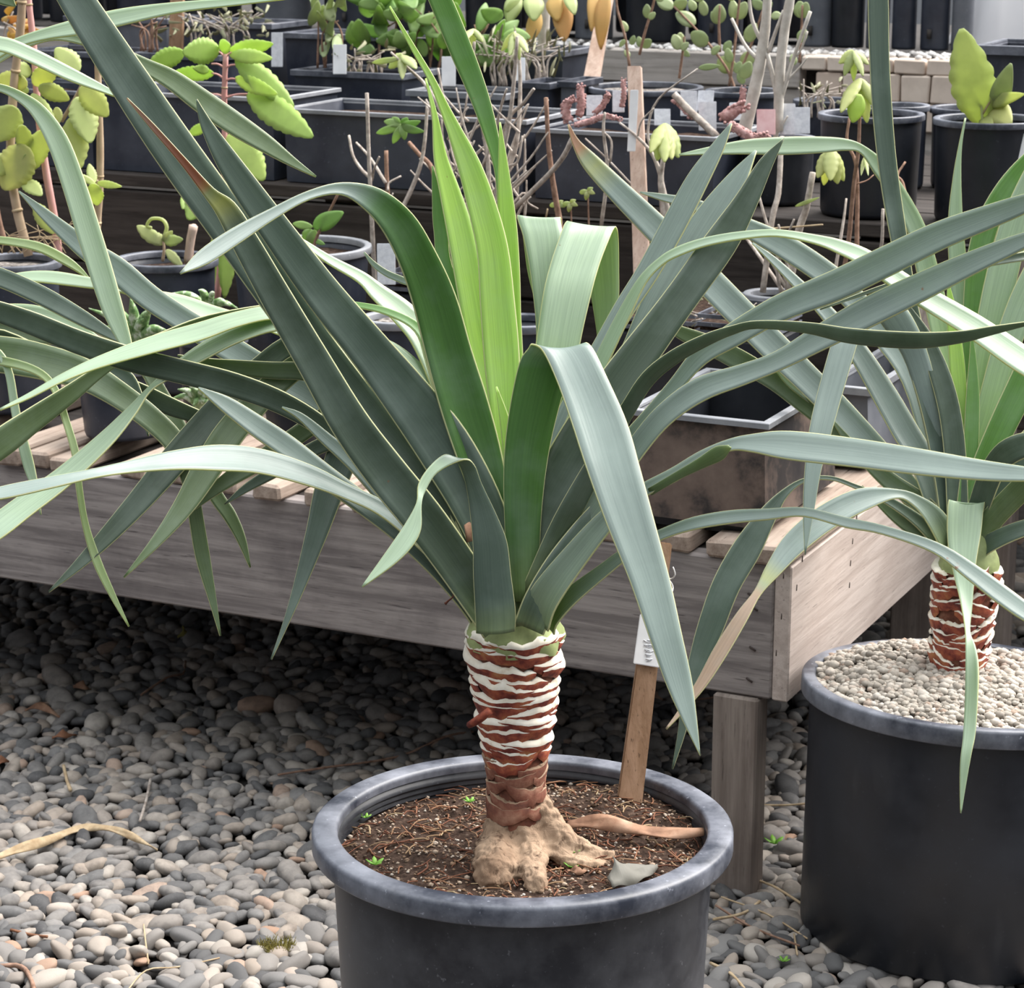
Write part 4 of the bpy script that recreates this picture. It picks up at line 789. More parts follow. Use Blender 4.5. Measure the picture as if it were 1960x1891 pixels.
# ================================================================ the yucca at the left, its crown just out of view
D3 = 2.62; lc = P(-350, 720, D3)
Lp = yucca((lc[0], lc[1], 0.50), 'yucca reaching in from the left edge with drooping pale leaves above the bench', 'potted yuccas')
pot3 = round_pot('nursery_pot', (lc[0], lc[1], 0), 0.15, 0.50, 0.13, 'tall black plastic nursery pot just beyond the left edge', None, 0.012, 0.022, 'plastic', 'rim', 'soil', 0.02, 48)
zc3 = lc[2]
cx3, Rf3 = trunk(Lp, [(0.47, 0.03), (0.55, 0.034), (zc3-.04, 0.042), (zc3, .03)], 14, 0.50, zc3-.05, 0.0125, white=.5)
def ll(pts, dep, **k): return strap(Lp, D3, [(-350, 780, 40)]+pts, dep, **k)
ll([(-150, 520, 40), (-60, 518, 40), (0, 531, 37), (80, 566, 37), (160, 610, 30), (220, 645, 15), (250, 660, 3)], [0, -.02, -.06], tint='g', tilt=.2)
ll([(-120, 670, 60), (0, 678, 70), (80, 692, 68), (160, 716, 60), (230, 757, 50), (290, 802, 46), (335, 848, 42), (360, 905, 34), (372, 970, 28), (388, 1065, 28), (407, 1148, 15), (422, 1217, 3)], [0, -.1, -.15, -.16], tint='o', tilt=.3)
ll([(-80, 640, 40), (60, 640, 34), (180, 655, 28), (265, 690, 26), (310, 760, 31), (345, 826, 33), (385, 896, 30), (415, 951, 28), (440, 987, 26), (462, 1032, 18), (479, 1086, 3)], [0, .0, -.04, -.06], tint='o', tilt=.3)
ll([(-60, 650, 40), (80, 680, 34), (180, 712, 26), (240, 736, 28), (280, 756, 34), (330, 780, 34), (390, 800, 22), (437, 806, 3)], [0, -.05, -.08], tint='d', tilt=-.3)
ll([(-100, 680, 24), (0, 690, 18), (70, 710, 15), (105, 745, 14), (128, 810, 14), (145, 870, 15), (152, 935, 13), (164, 1005, 13), (186, 1075, 17), (216, 1140, 12), (247, 1199, 3)], [0, -.12, -.18, -.2], tint='l', tilt=.3)
ll([(-100, 660, 20), (-20, 665, 15), (14, 705, 15), (30, 790, 17), (52, 880, 22), (66, 930, 14), (78, 985, 3)], [0, -.12, -.16], tint='p')
ll([(-200, 500, 40), (-150, 300, 34), (-90, 190, 22), (-40, 166, 14), (0, 168, 15), (40, 186, 20), (75, 215, 30), (110, 270, 41), (140, 350, 45), (165, 430, 47), (190, 510, 46), (215, 590, 41), (240, 655, 24), (256, 697, 3)], [0, -.02, -.1, -.16], tint='p', chan=.14)
ll([(-180, 400, 40), (-140, 180, 36), (-70, 90, 30), (0, 84, 28), (60, 106, 28), (130, 140, 25), (190, 167, 15), (245, 192, 3)], [0, .0, -.05, -.05], tint='p', tilt=.6)
ll([(-180, 420, 40), (-130, 230, 36), (-60, 140, 30), (0, 98, 20), (40, 79, 18), (90, 64, 22), (160, 49, 32), (240, 31, 31), (340, 14, 20), (450, 4, 13), (550, -3, 3)], [0, .02, .0], tint='p', tilt=.4)
ll([(-180, 420, 40), (-130, 240, 34), (-60, 150, 20), (0, 110, 17), (50, 84, 15), (105, 70, 14), (165, 80, 16), (230, 103, 23), (280, 127, 29), (330, 153, 38), (390, 196, 45), (450, 237, 44), (510, 276, 34), (560, 310, 18), (605, 338, 3)], [0, .06, .1, .12], tint='o', basetint='p', bt=.55, tilt=.3)
ll([(-200, 300, 50), (-150, 60, 46), (-60, -20, 40), (10, -2, 26), (30, 12, 3)], [0, .05, .08], tint='o')
ll([(-170, 560, 24), (-100, 470, 18), (-40, 458, 14), (20, 462, 15), (75, 473, 18), (120, 495, 18), (150, 515, 12), (172, 535, 3)], [0, .02, .03], tint='l', tilt=.4)
ll([(-120, 620, 40), (-30, 605, 40), (60, 600, 34), (130, 620, 26), (200, 660, 12), (230, 690, 3)], [.02, .06, .05], tint='p', tilt=.4)
ll([(-80, 660, 30), (60, 690, 28), (180, 700, 28), (240, 720, 26), (262, 760, 24), (275, 800, 12), (284, 835, 3)], [0, -.06, -.09], tint='g')
# ================================================================ pots on the lower bench
BT = 0.512
def potpx(cx, ry, w, rpx, zb, label, kind='round', n='nursery_pot', **k):
    """pot whose rim centre shows at (cx, ry) on the plane w; rpx = rim radius in pixels"""
    q = B(cx, ry, w); r = rpx*pxm(q); h = q[2]-zb
    return round_pot(n, (q[0], q[1], zb), r, h, r*k.pop('tap', .82), label, rim=k.pop('rim', .006), lip=k.pop('lip', .012), n=32, **k), q, r
potpx(25, 497, .20, 92, BT, 'black round pot of grey grit below the left kalanchoe canes', soil='soil_pale', soil_d=.015, tap=.85)
potpx(318, 494, .44, 100, BT, 'black round pot with the small curled seedling and cut stub', soil_d=.02)
potpx(576, 469, .48, 136, BT, 'wide black pot with grey rim and young green seedling', rimmat='rim_light', soil_d=.02)
potpx(232, 690, .12, 92, BT, 'black pot near the bench front with spotted aloe', soil='soil_pale', soil_d=.015)
potpx(760, 606, .26, 72, BT, 'small black pot with gritty soil left of the pale centre leaves', soil='soil_pale', rimmat='rim_light', soil_d=.012)
potpx(585, 742, .13, 88, BT, 'black pot by the bench front behind the crossing dark leaves', soil='soil_pale', mat='plastic_clean', soil_d=.012)
potpx(405, 640, .26, 70, BT, 'middle black pot of small aloe beside the wide grey-rimmed pot', soil='soil_pale', soil_d=.012)
potpx(1000, 612, .3, 75, BT, 'black pot hidden behind the centre of the front yucca', soil='soil_pale')
potpx(1480, 560, .64, 58, BT, 'small black pot at the foot of the bare twigs', soil='soil_pale', rimmat='rim_light', soil_d=.012)
def boxpx(x0, y0, x1, w0, dep, zb, h, label, name='square_pot', **k):
    """square pot whose rim's front edge shows from x0 to x1 on the plane w0"""
    a = B(x0, y0, w0); b = Bz(x1, w0, a[2]); ua = (a[:2]-BC)@BU; ubb = (b[:2]-BC)@BU
    c = bf((ua+ubb)/2, w0+dep/2, zb); return square_pot(name, c, abs(ua-ubb), dep, h if h else a[2]-zb, label, **k)
boxpx(1195, 782, 1472, .03, .30, BT, None, 'stained brown square plastic planter box on the bench corner', 'planter_box', mat='rusty', rimmat='rim_light', soil='soil', taper=.97, lip=.009, rw=.009, cat='planter', soil_d=.13, inner='plastic_clean')
boxpx(1565, 735, 1668, .42, .34, BT, None, 'grey square plastic planter box behind the right yucca', 'planter_box', mat='plastic_grey', rimmat='rim_light', soil='soil', taper=.97, lip=.012, rw=.008, cat='planter', soil_d=.06)
def tray(x0, y0, x1, w0, dep, label, h=.05, n=3):
    a = B(x0, y0, w0); b = Bz(x1, w0, a[2]); ua = (a[:2]-BC)@BU; ubb = (b[:2]-BC)@BU; zt = a[2]
    t = thing('seed_tray', bf((ua+ubb)/2, w0+dep/2, BT), label, 'tray', rz=RZ); x = abs(ua-ubb)/2; y = dep/2; hh = zt-BT
    V, F = boxmesh(-x*.97, x*.97, -y*.97, y*.97, 0, hh-.035, .004); mk('tray_base', V, F, M['plastic_clean'], t, smooth=False, local=True)
    for k in range(n):
        z = hh-.03+k*.012; P4 = []
        for s in (1, .96): P4 += [(-x*s, -y*s, z), (x*s, -y*s, z), (x*s, y*s, z), (-x*s, y*s, z)]
        P4 += [(p[0], p[1], p[2]+.006) for p in P4]
        F = []
        for i in range(4):
            j = (i+1) % 4; F += [[i, j, 8+j, 8+i], [8+i, 8+j, 12+j, 12+i], [12+i, 12+j, 4+j, 4+i]]
        mk('tray_rim', P4, F, M['rim'], t, smooth=False, local=True)
    V, F = boxmesh(-x*.95, x*.95, -y*.95, y*.95, hh-.03, hh-.012, 0); mk('soil', V, F, M['soil'], t, smooth=False, local=True)
tray(735, 520, 880, .55, .22, 'stacked black seed trays behind the front yucca centre')
tray(1180, 590, 1330, .50, .22, 'black seed tray behind the narrow pale leaves')
tray(1335, 600, 1475, .36, .14, 'ribbed black seed tray left of the grey planter box')
# ================================================================ rows of pots on the raised shelf
ST = 0.813
for (x0, y0, x1, w0, dep, lab, mt, rm) in [
    (-60, 165, 175, .83, .22, 'large black square pot behind the left kalanchoe canes', 'plastic_bg', 'rim'),
    (182, 172, 525, .83, .24, 'large black square pot behind the brown-tipped leaf', 'plastic_bg', 'rim_light'),
    (535, 207, 1008, .83, .22, 'widest black square pot behind the grey twiggy shrub', 'plastic_bg', 'rim_light'),
    (1016, 245, 1372, .83, .22, 'black square pot holding pink cactus stems and clear tags', 'plastic_bg', 'rim_light')]:
    boxpx(x0, y0, x1, w0, dep, ST, None, lab, mat=mt, rimmat=rm, soil='soil', lip=.008, rw=.006, taper=.96, soil_d=.02)
for (cx, ry, w, r, lab, so) in [
    (1668, 216, .905, 102, 'round black pot left of the right-hand one behind the tall upright leaf', 'soil'),
    (1895, 226, .91, 108, 'round black pot under the big yellowing leaf at the right', 'soil'),
    (1490, 262, .97, 74, 'round black pot between the cactus pot and the round pots', 'soil_pale')]:
    potpx(cx, ry, w, r, ST, lab, tap=.9, mat='plastic_clean', rimmat='rim', soil=so, soil_d=.015, lip=.01, rim=.005)
for (x0, y0, x1, w0, dep, lab, mt, rm) in [
    (555, 133, 772, 1.14, .16, 'black square pot in the second shelf row with a white tag', 'plastic_bg', 'rim'),
    (776, 172, 968, 1.10, .14, 'grey ribbed square pot in the second shelf row', 'plastic_grey', 'rim_light'),
    (988, 157, 1052, 1.14, .12, 'narrow black square pot right of the grey ribbed pot', 'plastic_bg', 'rim'),
    (1066, 155, 1104, 1.16, .12, 'small square grey-black pot below the tilted stake', 'plastic_grey', 'rim'),
    (255, 100, 420, 1.2, .16, 'black square pot above the centre kalanchoe at upper left', 'plastic_bg', 'rim'),
    (40, 95, 245, 1.2, .16, 'black square pot behind the pale upper left leaves', 'plastic_bg', 'rim')]:
    boxpx(x0, y0, x1, w0, dep, ST, None, lab, mat=mt, rimmat=rm, soil='soil', lip=.012, rw=.006, soil_d=.015)
for (cx, ry, w, r, lab) in [
    (1235, 165, 1.28, 112, 'round black pot of gritty soil behind the tall wooden stake'),
    (1425, 172, 1.26, 76, 'round black pot of gritty soil below the round-leaved bush'),
    (1720, 200, 1.25, 60, 'small round black pot below the brick wall'),
    (1580, 190, 1.3, 62, 'round black pot behind the pale drooping leaf cluster'),
    (1850, 205, 1.3, 70, 'shallow round black pot just below the bricks at the right')]:
    potpx(cx, ry, w, r, ST, lab, tap=.88, soil='soil_pale', soil_d=.012, lip=.01, rim=.005)
for (x0, y0, x1, w0, dep, lab, mt) in [
    (538, 62, 720, 1.48, .16, 'black square pot at the back with upright oval leaves', 'plastic_bg'),
    (725, 70, 905, 1.48, .16, 'black square pot at the back under the leafy green shrub', 'plastic_bg'),
    (910, 92, 1080, 1.48, .16, 'black square pot at the back with dry grassy growth', 'plastic_bg'),
    (340, 40, 520, 1.5, .16, 'black square pot at the back behind the small grey shrub', 'plastic_bg'),
    (120, 30, 320, 1.5, .16, 'black square pot at the back of the upper left corner', 'plastic_grey')]:
    boxpx(x0, y0, x1, w0, dep, ST, None, lab, mat=mt, rimmat='rim', soil='soil_pale', lip=.012, rw=.006, soil_d=.01)
# tall black tree pots on the raised bed
tubes = [(30, 60, 'plastic_bg'), (150, 62, 'plastic_clean'), (280, 62, 'plastic_bg'), (410, 62, 'plastic_clean'), (545, 62, 'plastic_grey'), (680, 62, 'plastic_bg'), (810, 62, 'plastic_clean'), (945, 62, 'plastic_clean'), (1052, 40, 'plastic_bg'), (1137, 42, 'plastic_grey'), (1255, 66, 'plastic_clean'), (1378, 50, 'plastic_bg'), (1470, 38, 'plastic_bg'), (1562, 36, 'plastic_grey'), (1622, 36, 'plastic_clean'), (1679, 26, 'plastic_grey'), (1729, 27, 'plastic_bg'), (1788, 32, 'plastic_bg'), (1840, 24, 'plastic_grey')]
words = ['first', 'second', 'third', 'fourth', 'fifth', 'sixth', 'seventh', 'eighth', 'ninth', 'tenth', 'eleventh', 'twelfth', 'thirteenth', 'fourteenth', 'fifteenth', 'sixteenth', 'seventeenth', 'eighteenth', 'nineteenth']
for k, (x, rp, mt) in enumerate(tubes):
    q = Bz(x, 2.12, 0.987); r = rp*pxm(q)*.955
    t = round_pot('tree_pot', (q[0], q[1], .987), r*1.04, .48, r*.9, words[k].capitalize()+' tall black tree pot from the left in the back row', 'tall tree pots on the raised bed', .004, .012, mt, 'rim', 'soil', .03, 24)
    hq = np.array([q[0], q[1], .987+.035]); dv = (CAM-hq); dv[2] = 0; dv /= np.linalg.norm(dv); sd = np.array([dv[1], -dv[0], 0]); c0 = hq+dv*(r*.935)+sd*r*.35
    if k % 2: 
        V, F = tube([c0-np.array([0, 0, .008]), c0+np.array([0, 0, .012])], .005, 8, 1); mk('drain_slot', V, F, M['earth'], t)
for k in range(12):
    x = -20+k*140; q = Bz(x, 2.42, .985); r = .085
    round_pot('tree_pot', (q[0], q[1], .985), r, .52, r*.9, words[k].capitalize()+' wide dark pot from the left in the hindmost row', 'wide dark pots in the hindmost row', .004, .012, 'plastic_clean', 'rim', 'soil', .03, 24)
# white sheet and a black trough far right
q = Bz(1915, 2.9, .99); V = []; F = []; n = 26
sh0 = Bz(1850, 2.7, 1.0); 
boxpx(1868, 86, 2060, 1.62, .2, ST, None, 'black plastic trough below the white sheet in the upper right corner', 'trough', mat='plastic_bg', cat='trough')
cen = bf((Bz(2010, 2.5, 1.0)[:2]-BC)@BU, 2.5, .972)
for i in range(n+1):
    for k in range(n+1):
        a, b = i/n*2-1, k/n*2-1; hgt = .42*max(0, (1-a*a))**.5*max(0, (1-b*b))**.5*(1+.25*noise.noise(Vector((a*2.2, b*2.2, 1))))+.03*noise.noise(Vector((a*7, b*7, 3)))
        V.append(cen+np.array([a*.20, b*.17, max(hgt, 0)]))
for i in range(n):
    for k in range(n): j = i*(n+1)+k; F.append([j, j+1, j+n+2, j+n+1])
tag(mk('plastic_sheet', V, F, M['sheet'], None, origin=cen), 'crumpled bright white plastic sheet heaped in the upper right corner', 'plastic sheet')
# ================================================================ plants behind
rb = random.Random(33)
def stem(t, pts, w, rpx, mat='twig', name='stem', nodes=0, n=7, rough=.06):
    """a stem through picture points on the plane w (or one w for each point); rpx one radius or one for each end"""
    ws = np.interp(np.linspace(0, 1, len(pts)), np.linspace(0, 1, len(w)) if hasattr(w, '__len__') else [0, 1], w if hasattr(w, '__len__') else [w, w])
    Q = np.array([B(p[0], p[1], ws[i]) for i, p in enumerate(pts)]); rp = np.interp(np.linspace(0, 1, len(pts)), [0, 1], rpx if hasattr(rpx, '__len__') else [rpx, rpx*.7])
    V, F = tube(Q, rp*pxm(Q[0]), n, 4, rough, len(pts)); o = mk(name, V, F, M[mat], t)
    for k in range(nodes):
        f = (k+.7)/nodes*(len(pts)-1); i = min(int(f), len(pts)-2); c = Q[i]+(Q[i+1]-Q[i])*(f-i); d = Q[i+1]-Q[i]; d /= np.linalg.norm(d); r = rp[i]*pxm(Q[0])*1.22
        V, F = tube([c-d*r*.25, c, c+d*r*.25], [r*.9, r, r*.9], 8, 1); mk('node_ring', V, F, M['straw'], o)
    return o
def blade(t, x0, y0, x1, y1, wpx, w0, w1=None, mat='kal', scal=0, bend=.12, roll=0.0, fold=.05, pw=.75, name='leaf', th=.0012):
    w1 = w0 if w1 is None else w1; a = B(x0, y0, w0); b = B(x1, y1, w1); ax = b-a; L = np.linalg.norm(ax); ax = ax/L; view = CAM-a; view /= np.linalg.norm(view)
    sd = np.cross(ax, view); sd /= np.linalg.norm(sd); nm = np.cross(sd, ax); c, s = math.cos(roll), math.sin(roll); sd, nm = sd*c+nm*s, nm*c-sd*s
    W = wpx*pxm(a)/max(.35, abs(c)); n = 12 if not scal else 24; V = []; F = []; K = 5
    for i in range(n+1):
        v = i/n; hw = W/2*(math.sin(math.pi*min(1, v*.96+.02)**.85))**pw
        if scal: hw *= .94+.13*abs(math.sin(v*math.pi*scal))
        cc = a+ax*L*v+nm*L*bend*math.sin(math.pi*v)
        for k in range(K):
            u = 2*k/(K-1)-1; V.append(cc+sd*hw*u+nm*fold*hw*(.5-abs(u)))
    for i in range(n):
        for k in range(K-1): j = i*K+k; F.append([j, j+1, j+K+1, j+K])
    o = mk(name, V, F, M[mat], t); md = o.modifiers.new('t', 'SOLIDIFY'); md.thickness = th; return o
def plant(name, px, py, w, label, cat='plant', group=None): return thing(name, B(px, py, w), label, cat, group)
# --- kalanchoe canes at the far left
w = .22
k1 = plant('kalanchoe_plant', 60, 485, w, 'yellow-green kalanchoe on jointed canes at the upper left edge')
stem(k1, [(55, 490), (30, 390), (20, 300), (25, 180), (38, 60), (44, -30)], w, (9, 8), 'cane', 'cane', 4)
stem(k1, [(112, 490), (104, 420), (85, 310), (72, 200), (64, 90), (50, -40)], w+.03, (8, 6), 'cane_pink', 'cane', 4)
stem(k1, [(182, 470), (186, 420), (191, 350), (191, 250), (187, 130), (186, 60)], w+.06, (8, 6), 'cane', 'cane', 4)
stem(k1, [(118, 232), (140, 195), (155, 165), (158, 150)], w+.02, 4, 'cane'); stem(k1, [(165, 380), (180, 355), (187, 345)], w+.04, 2.5, 'cane')
stem(k1, [(10, 470), (-2, 420), (-8, 380)], w, 6, 'twig_brown')
for (x0, y0, x1, y1, wd_) in [(150, 138, 112, 98, 34), (155, 165, 200, 215, 36), (150, 185, 170, 262, 40), (143, 222, 140, 325, 42), (68, 165, 100, 125, 30), (52, 160, 0, 152, 30), (60, 140, 30, 128, 22), (75, 165, 125, 188, 26), (55, 175, 30, 168, 16), (30, 205, -6, 262, 48), (52, 280, 12, 352, 54), (40, 240, 55, 300, 26), (60, 180, 100, 230, 20), (108, 205, 112, 232, 14), (60, 330, 50, 300, 20), (180, 350, 172, 318, 14), (182, 352, 150, 335, 10), (186, 350, 226, 356, 11), (180, 352, 184, 388, 24), (66, 390, 98, 440, 24), (84, 250, 58, 320, 34), (45, 345, 75, 370, 22), (20, 300, -15, 330, 30)]:
    x1, y1 = x0+(x1-x0)*1.15, y0+(y1-y0)*1.15; blade(k1, x0, y0, x1, y1, wd_*1.3, w+rb.uniform(-.03, .03), w+rb.uniform(-.05, .03), 'kal', 7, rb.uniform(.0, .03), rb.uniform(-.4, .4))
for k in range(16): stem(k1, [(rb.uniform(0, 130), 485), (rb.uniform(0, 150), 455), (rb.uniform(-10, 170), rb.uniform(420, 470))], w+rb.uniform(-.03, .04), 1.1, 'straw', 'dry_stalk', n=4)
# --- kalanchoe in the centre left
w = .60
k2 = plant('kalanchoe_plant', 425, 560, w, 'bright lime kalanchoe with one upright stem above the brown-tipped leaf')
stem(k2, [(415, 575), (424, 480), (428, 380), (430, 280), (429, 190), (432, 100)], w, (7, 5), 'cane_pink', 'stem', 2)
stem(k2, [(360, 480), (372, 430)], w-.1, (6, 5), 'stake_pale', 'cut_stub')
for (x0, y0, x1, y1, wd_, ro) in [(352, 100, 283, 124, 38, .3), (420, 96, 350, 100, 50, .1), (420, 92, 440, 86, 28, 0), (440, 98, 522, 84, 30, -.3), (440, 104, 520, 112, 28, .2), (408, 140, 328, 142, 28, .4), (400, 135, 370, 130, 18, 0), (452, 112, 562, 205, 46, .2), (450, 150, 530, 180, 30, -.2), (474, 178, 598, 262, 56, 0), (440, 255, 505, 345, 62, .1), (395, 240, 360, 258, 20, 0), (425, 430, 405, 585, 40, 0), (440, 430, 430, 570, 34, .3), (395, 360, 360, 420, 50, .2), (360, 370, 350, 400, 20, 0)]:
    blade(k2, x0, y0, x1, y1, wd_, w, w+rb.uniform(-.07, .02), 'kal2', 8, rb.uniform(.0, .03), ro)
for (x0, y0, x1, y1) in [(430, 152, 405, 140), (430, 155, 455, 152), (429, 186, 400, 182), (429, 188, 475, 180), (431, 112, 415, 98), (431, 112, 446, 100), (430, 130, 405, 122), (430, 132, 452, 124)]: stem(k2, [(x0, y0), ((x0+x1)/2, (y0+y1)/2-3), (x1, y1)], w, 2.2, 'cane_pink', 'leaf_stalk', n=5)
# --- seedlings in the bench pots
s1 = plant('seedling', 312, 498, .40, 'small pale seedling with a curled ragged leaf')
stem(s1, [(311, 500), (314, 475), (312, 462)], .40, 3, 'cane')
for (x0, y0, x1, y1, wd_) in [(311, 468, 262, 432, 26), (310, 465, 290, 448, 24), (314, 462, 350, 458, 22), (312, 462, 330, 442, 16), (318, 478, 350, 512, 18)]: blade(s1, x0, y0, x1, y1, wd_, .40, None, 'pale_leaf', 4, .1)
stem(s1, [(312, 460), (319, 435), (310, 420), (290, 419), (281, 432), (290, 436)], .40, 4, 'pale_leaf', 'curled_leaf')
sb = plant('cut_stub', 365, 500, .42, 'short pale sawn stick standing in the seedling pot', 'stick'); stem(sb, [(360, 502), (364, 465), (370, 432)], .42, (9, 8.5), 'stake_pale', 'stick')
s2 = plant('seedling', 600, 470, .48, 'young green seedling with one broad oval leaf')
stem(s2, [(598, 480), (606, 455), (618, 430), (650, 365)], .48, (3.5, 2.5), 'twig_brown')
for (x0, y0, x1, y1, wd_) in [(600, 436, 657, 406, 34), (598, 434, 560, 428, 16), (598, 440, 582, 462, 26), (604, 440, 588, 470, 20), (602, 460, 622, 468, 10)]: blade(s2, x0, y0, x1, y1, wd_, .48, None, 'greenleaf', 0, .1)
# --- spotted aloes
def aloe(cx, cy, w, leaves, label):
    t = plant('spotted_aloe', cx, cy+12, w, label, 'aloe', 'spotted aloes on the bench')
    for (x, y, r) in leaves:
        a = B(cx, cy+8, w); b = B((cx+x)/2, (cy+y)/2-8, w-.02); c = B(x, y, w-.03); V, F = tube([a, b, c], np.array([r, r*.85, r*.12])*pxm(a), 8, 5); o = mk('leaf', V, F, M['aloe'], t)
        d = c-a
        for k in range(7):
            f = .15+.12*k; q = (1-f)**2*a+2*f*(1-f)*b+f*f*c; s = r*.2*pxm(a); V, F = tube([q+np.array([0, 0, r*.75*(1-f)*pxm(a)]), q+np.array([s*.5, 0, (r*.75*(1-f)+r*.35)*pxm(a)])], [s*.6, s*.1], 4, 1); mk('tooth', V, F, M['straw'], o)
aloe(262, 648, .12, [(215, 585, 11), (250, 572, 12), (290, 590, 13), (318, 632, 13), (330, 655, 10), (230, 615, 10), (200, 625, 9), (275, 610, 12), (170, 590, 8)], 'largest spotted aloe below the pale leaf at the left')
aloe(400, 585, .26, [(325, 562, 9), (380, 555, 9), (440, 585, 9), (455, 590, 7), (350, 600, 9), (410, 560, 7)], 'spotted aloe with long arching leaves in the middle pot')
aloe(385, 772, .10, [(340, 745, 8), (362, 738, 9), (385, 742, 9), (402, 760, 8), (330, 762, 8), (370, 778, 8), (398, 775, 8)], 'smallest spotted aloe low behind the crossing leaves')
# --- twiggy shrub in the middle
w = .64
t1 = plant('twiggy_shrub', 880, 560, w, 'grey leafless twiggy shrub with a few drooping pale leaves behind the centre leaves', 'shrub')
for pts, r, m in [
    ([(718, 560), (714, 480), (710, 387), (706, 303), (702, 178)], (5, 3.5), 'twig'), ([(708, 340), (690, 322), (675, 296), (668, 259)], (3.5, 2.5), 'twig'), ([(738, 350), (709, 303), (682, 273)], (3.5, 2), 'twig'),
    ([(756, 560), (748, 440), (741, 354), (739, 288)], (5, 4), 'twig_brown'), ([(712, 345), (716, 325), (726, 300)], 2.5, 'twig'), ([(742, 365), (745, 350), (768, 337)], 2.5, 'twig'),
    ([(850, 500), (840, 400), (828, 325), (803, 296), (783, 273)], (6, 4), 'twig_brown'), ([(756, 420), (776, 387), (803, 323), (813, 269), (818, 202)], (5, 3), 'twig'),
    ([(900, 560), (905, 470), (890, 330), (860, 250), (820, 170), (775, 125), (748, 100)], (6, 2), 'twig'), ([(910, 560), (925, 450), (935, 330), (920, 220), (905, 130), (908, 80)], (6, 3), 'twig'),
    ([(920, 560), (945, 430), (955, 330), (975, 230), (985, 140), (990, 70)], (6, 3), 'twig'), ([(930, 560), (950, 380), (985, 290), (995, 200), (994, 120), (985, 60)], (6, 2.5), 'twig'),
    ([(950, 300), (975, 225), (1000, 200), (1022, 170)], (4, 3), 'twig'), ([(1075, 560), (1072, 440), (1060, 360), (1050, 280), (1045, 187)], (7, 4), 'twig_brown'), ([(985, 398), (1040, 345), (1075, 305), (1096, 265)], (5, 5), 'twig'),
    ([(895, 560), (880, 420), (865, 330), (840, 250), (815, 190)], (5, 2), 'twig'), ([(905, 520), (870, 400), (850, 300), (845, 220)], (5, 2), 'twig'), ([(925, 480), (915, 360), (880, 270), (850, 190), (838, 130)], (5, 2), 'twig'),
    ([(770, 560), (762, 470), (745, 400), (752, 370)], (4, 1.5), 'twig'), ([(930, 440), (965, 330), (990, 310), (1000, 260)], (4, 2), 'twig'), ([(960, 420), (1000, 370), (1010, 388), (1030, 400)], 2.5, 'twig'),
    ([(920, 330), (945, 260), (960, 200), (970, 170)], (3.5, 2), 'twig'), ([(1035, 560), (1040, 450), (1048, 400)], 2, 'straw')]:
    stem(t1, pts, (w, w+rb.uniform(-.05, .06)), r, m, 'branch')
for k in range(64):
    x, y = rb.uniform(835, 1005), rb.uniform(230, 440); a = rb.uniform(-.9, .9); L = rb.uniform(40, 130)
    stem(t1, [(x, y), (x+L*.5*math.sin(a)+rb.uniform(-6, 6), y-L*.5*math.cos(a)), (x+L*math.sin(a), y-L*math.cos(a))], w+rb.uniform(-.04, .08), (3.0, 1.4), 'twig', 'twig', n=5)
def droop(t, x, y, w, L, n, wd_, mat='pale_leaf', spread=1.0):
    for k in range(n):
        a = (k-(n-1)/2)/(max(1, n-1)/2)*spread; x1 = x+math.sin(a)*L*.55; y1 = y+L*rb.uniform(.8, 1.05)*math.cos(a*.8)
        blade(t, x, y, x1, y1, wd_*rb.uniform(.6, .85), w, w+rb.uniform(-.06, .02), mat, 5, .05, a*.6, fold=.3)
droop(t1, 770, 105, w, 52, 3, 26, spread=1.2); droop(t1, 905, 55, w, 42, 3, 18); droop(t1, 985, 62, w, 55, 4, 20); blade(t1, 766, 112, 712, 120, 12, w, None, 'pale_leaf', 0, .2)
for (x0, y0, x1, y1) in [(768, 240, 735, 232), (768, 240, 720, 255), (768, 240, 752, 275), (768, 240, 775, 268), (768, 240, 805, 232), (768, 240, 812, 252), (770, 238, 780, 225), (766, 238, 750, 225)]: blade(t1, x0, y0, x1, y1, 16, w-.02, None, 'greenleaf', 0, .15, rb.uniform(-.4, .4))
s3 = plant('seedling', 1100, 450, .70, 'tiny pale-leaved sprigs behind the folded strap leaves')
for (x, y) in [(1092, 388), (1125, 365), (1068, 390)]:
    stem(s3, [(x+4, 470), (x+2, 430), (x, y)], .70, 2, 'twig_brown'); [blade(s3, x, y, x+dx, y+dy, 10, .70, None, 'pale_leaf', 0, .3) for dx, dy in ((-16, 4), (14, 6), (-4, 18), (10, -6))]
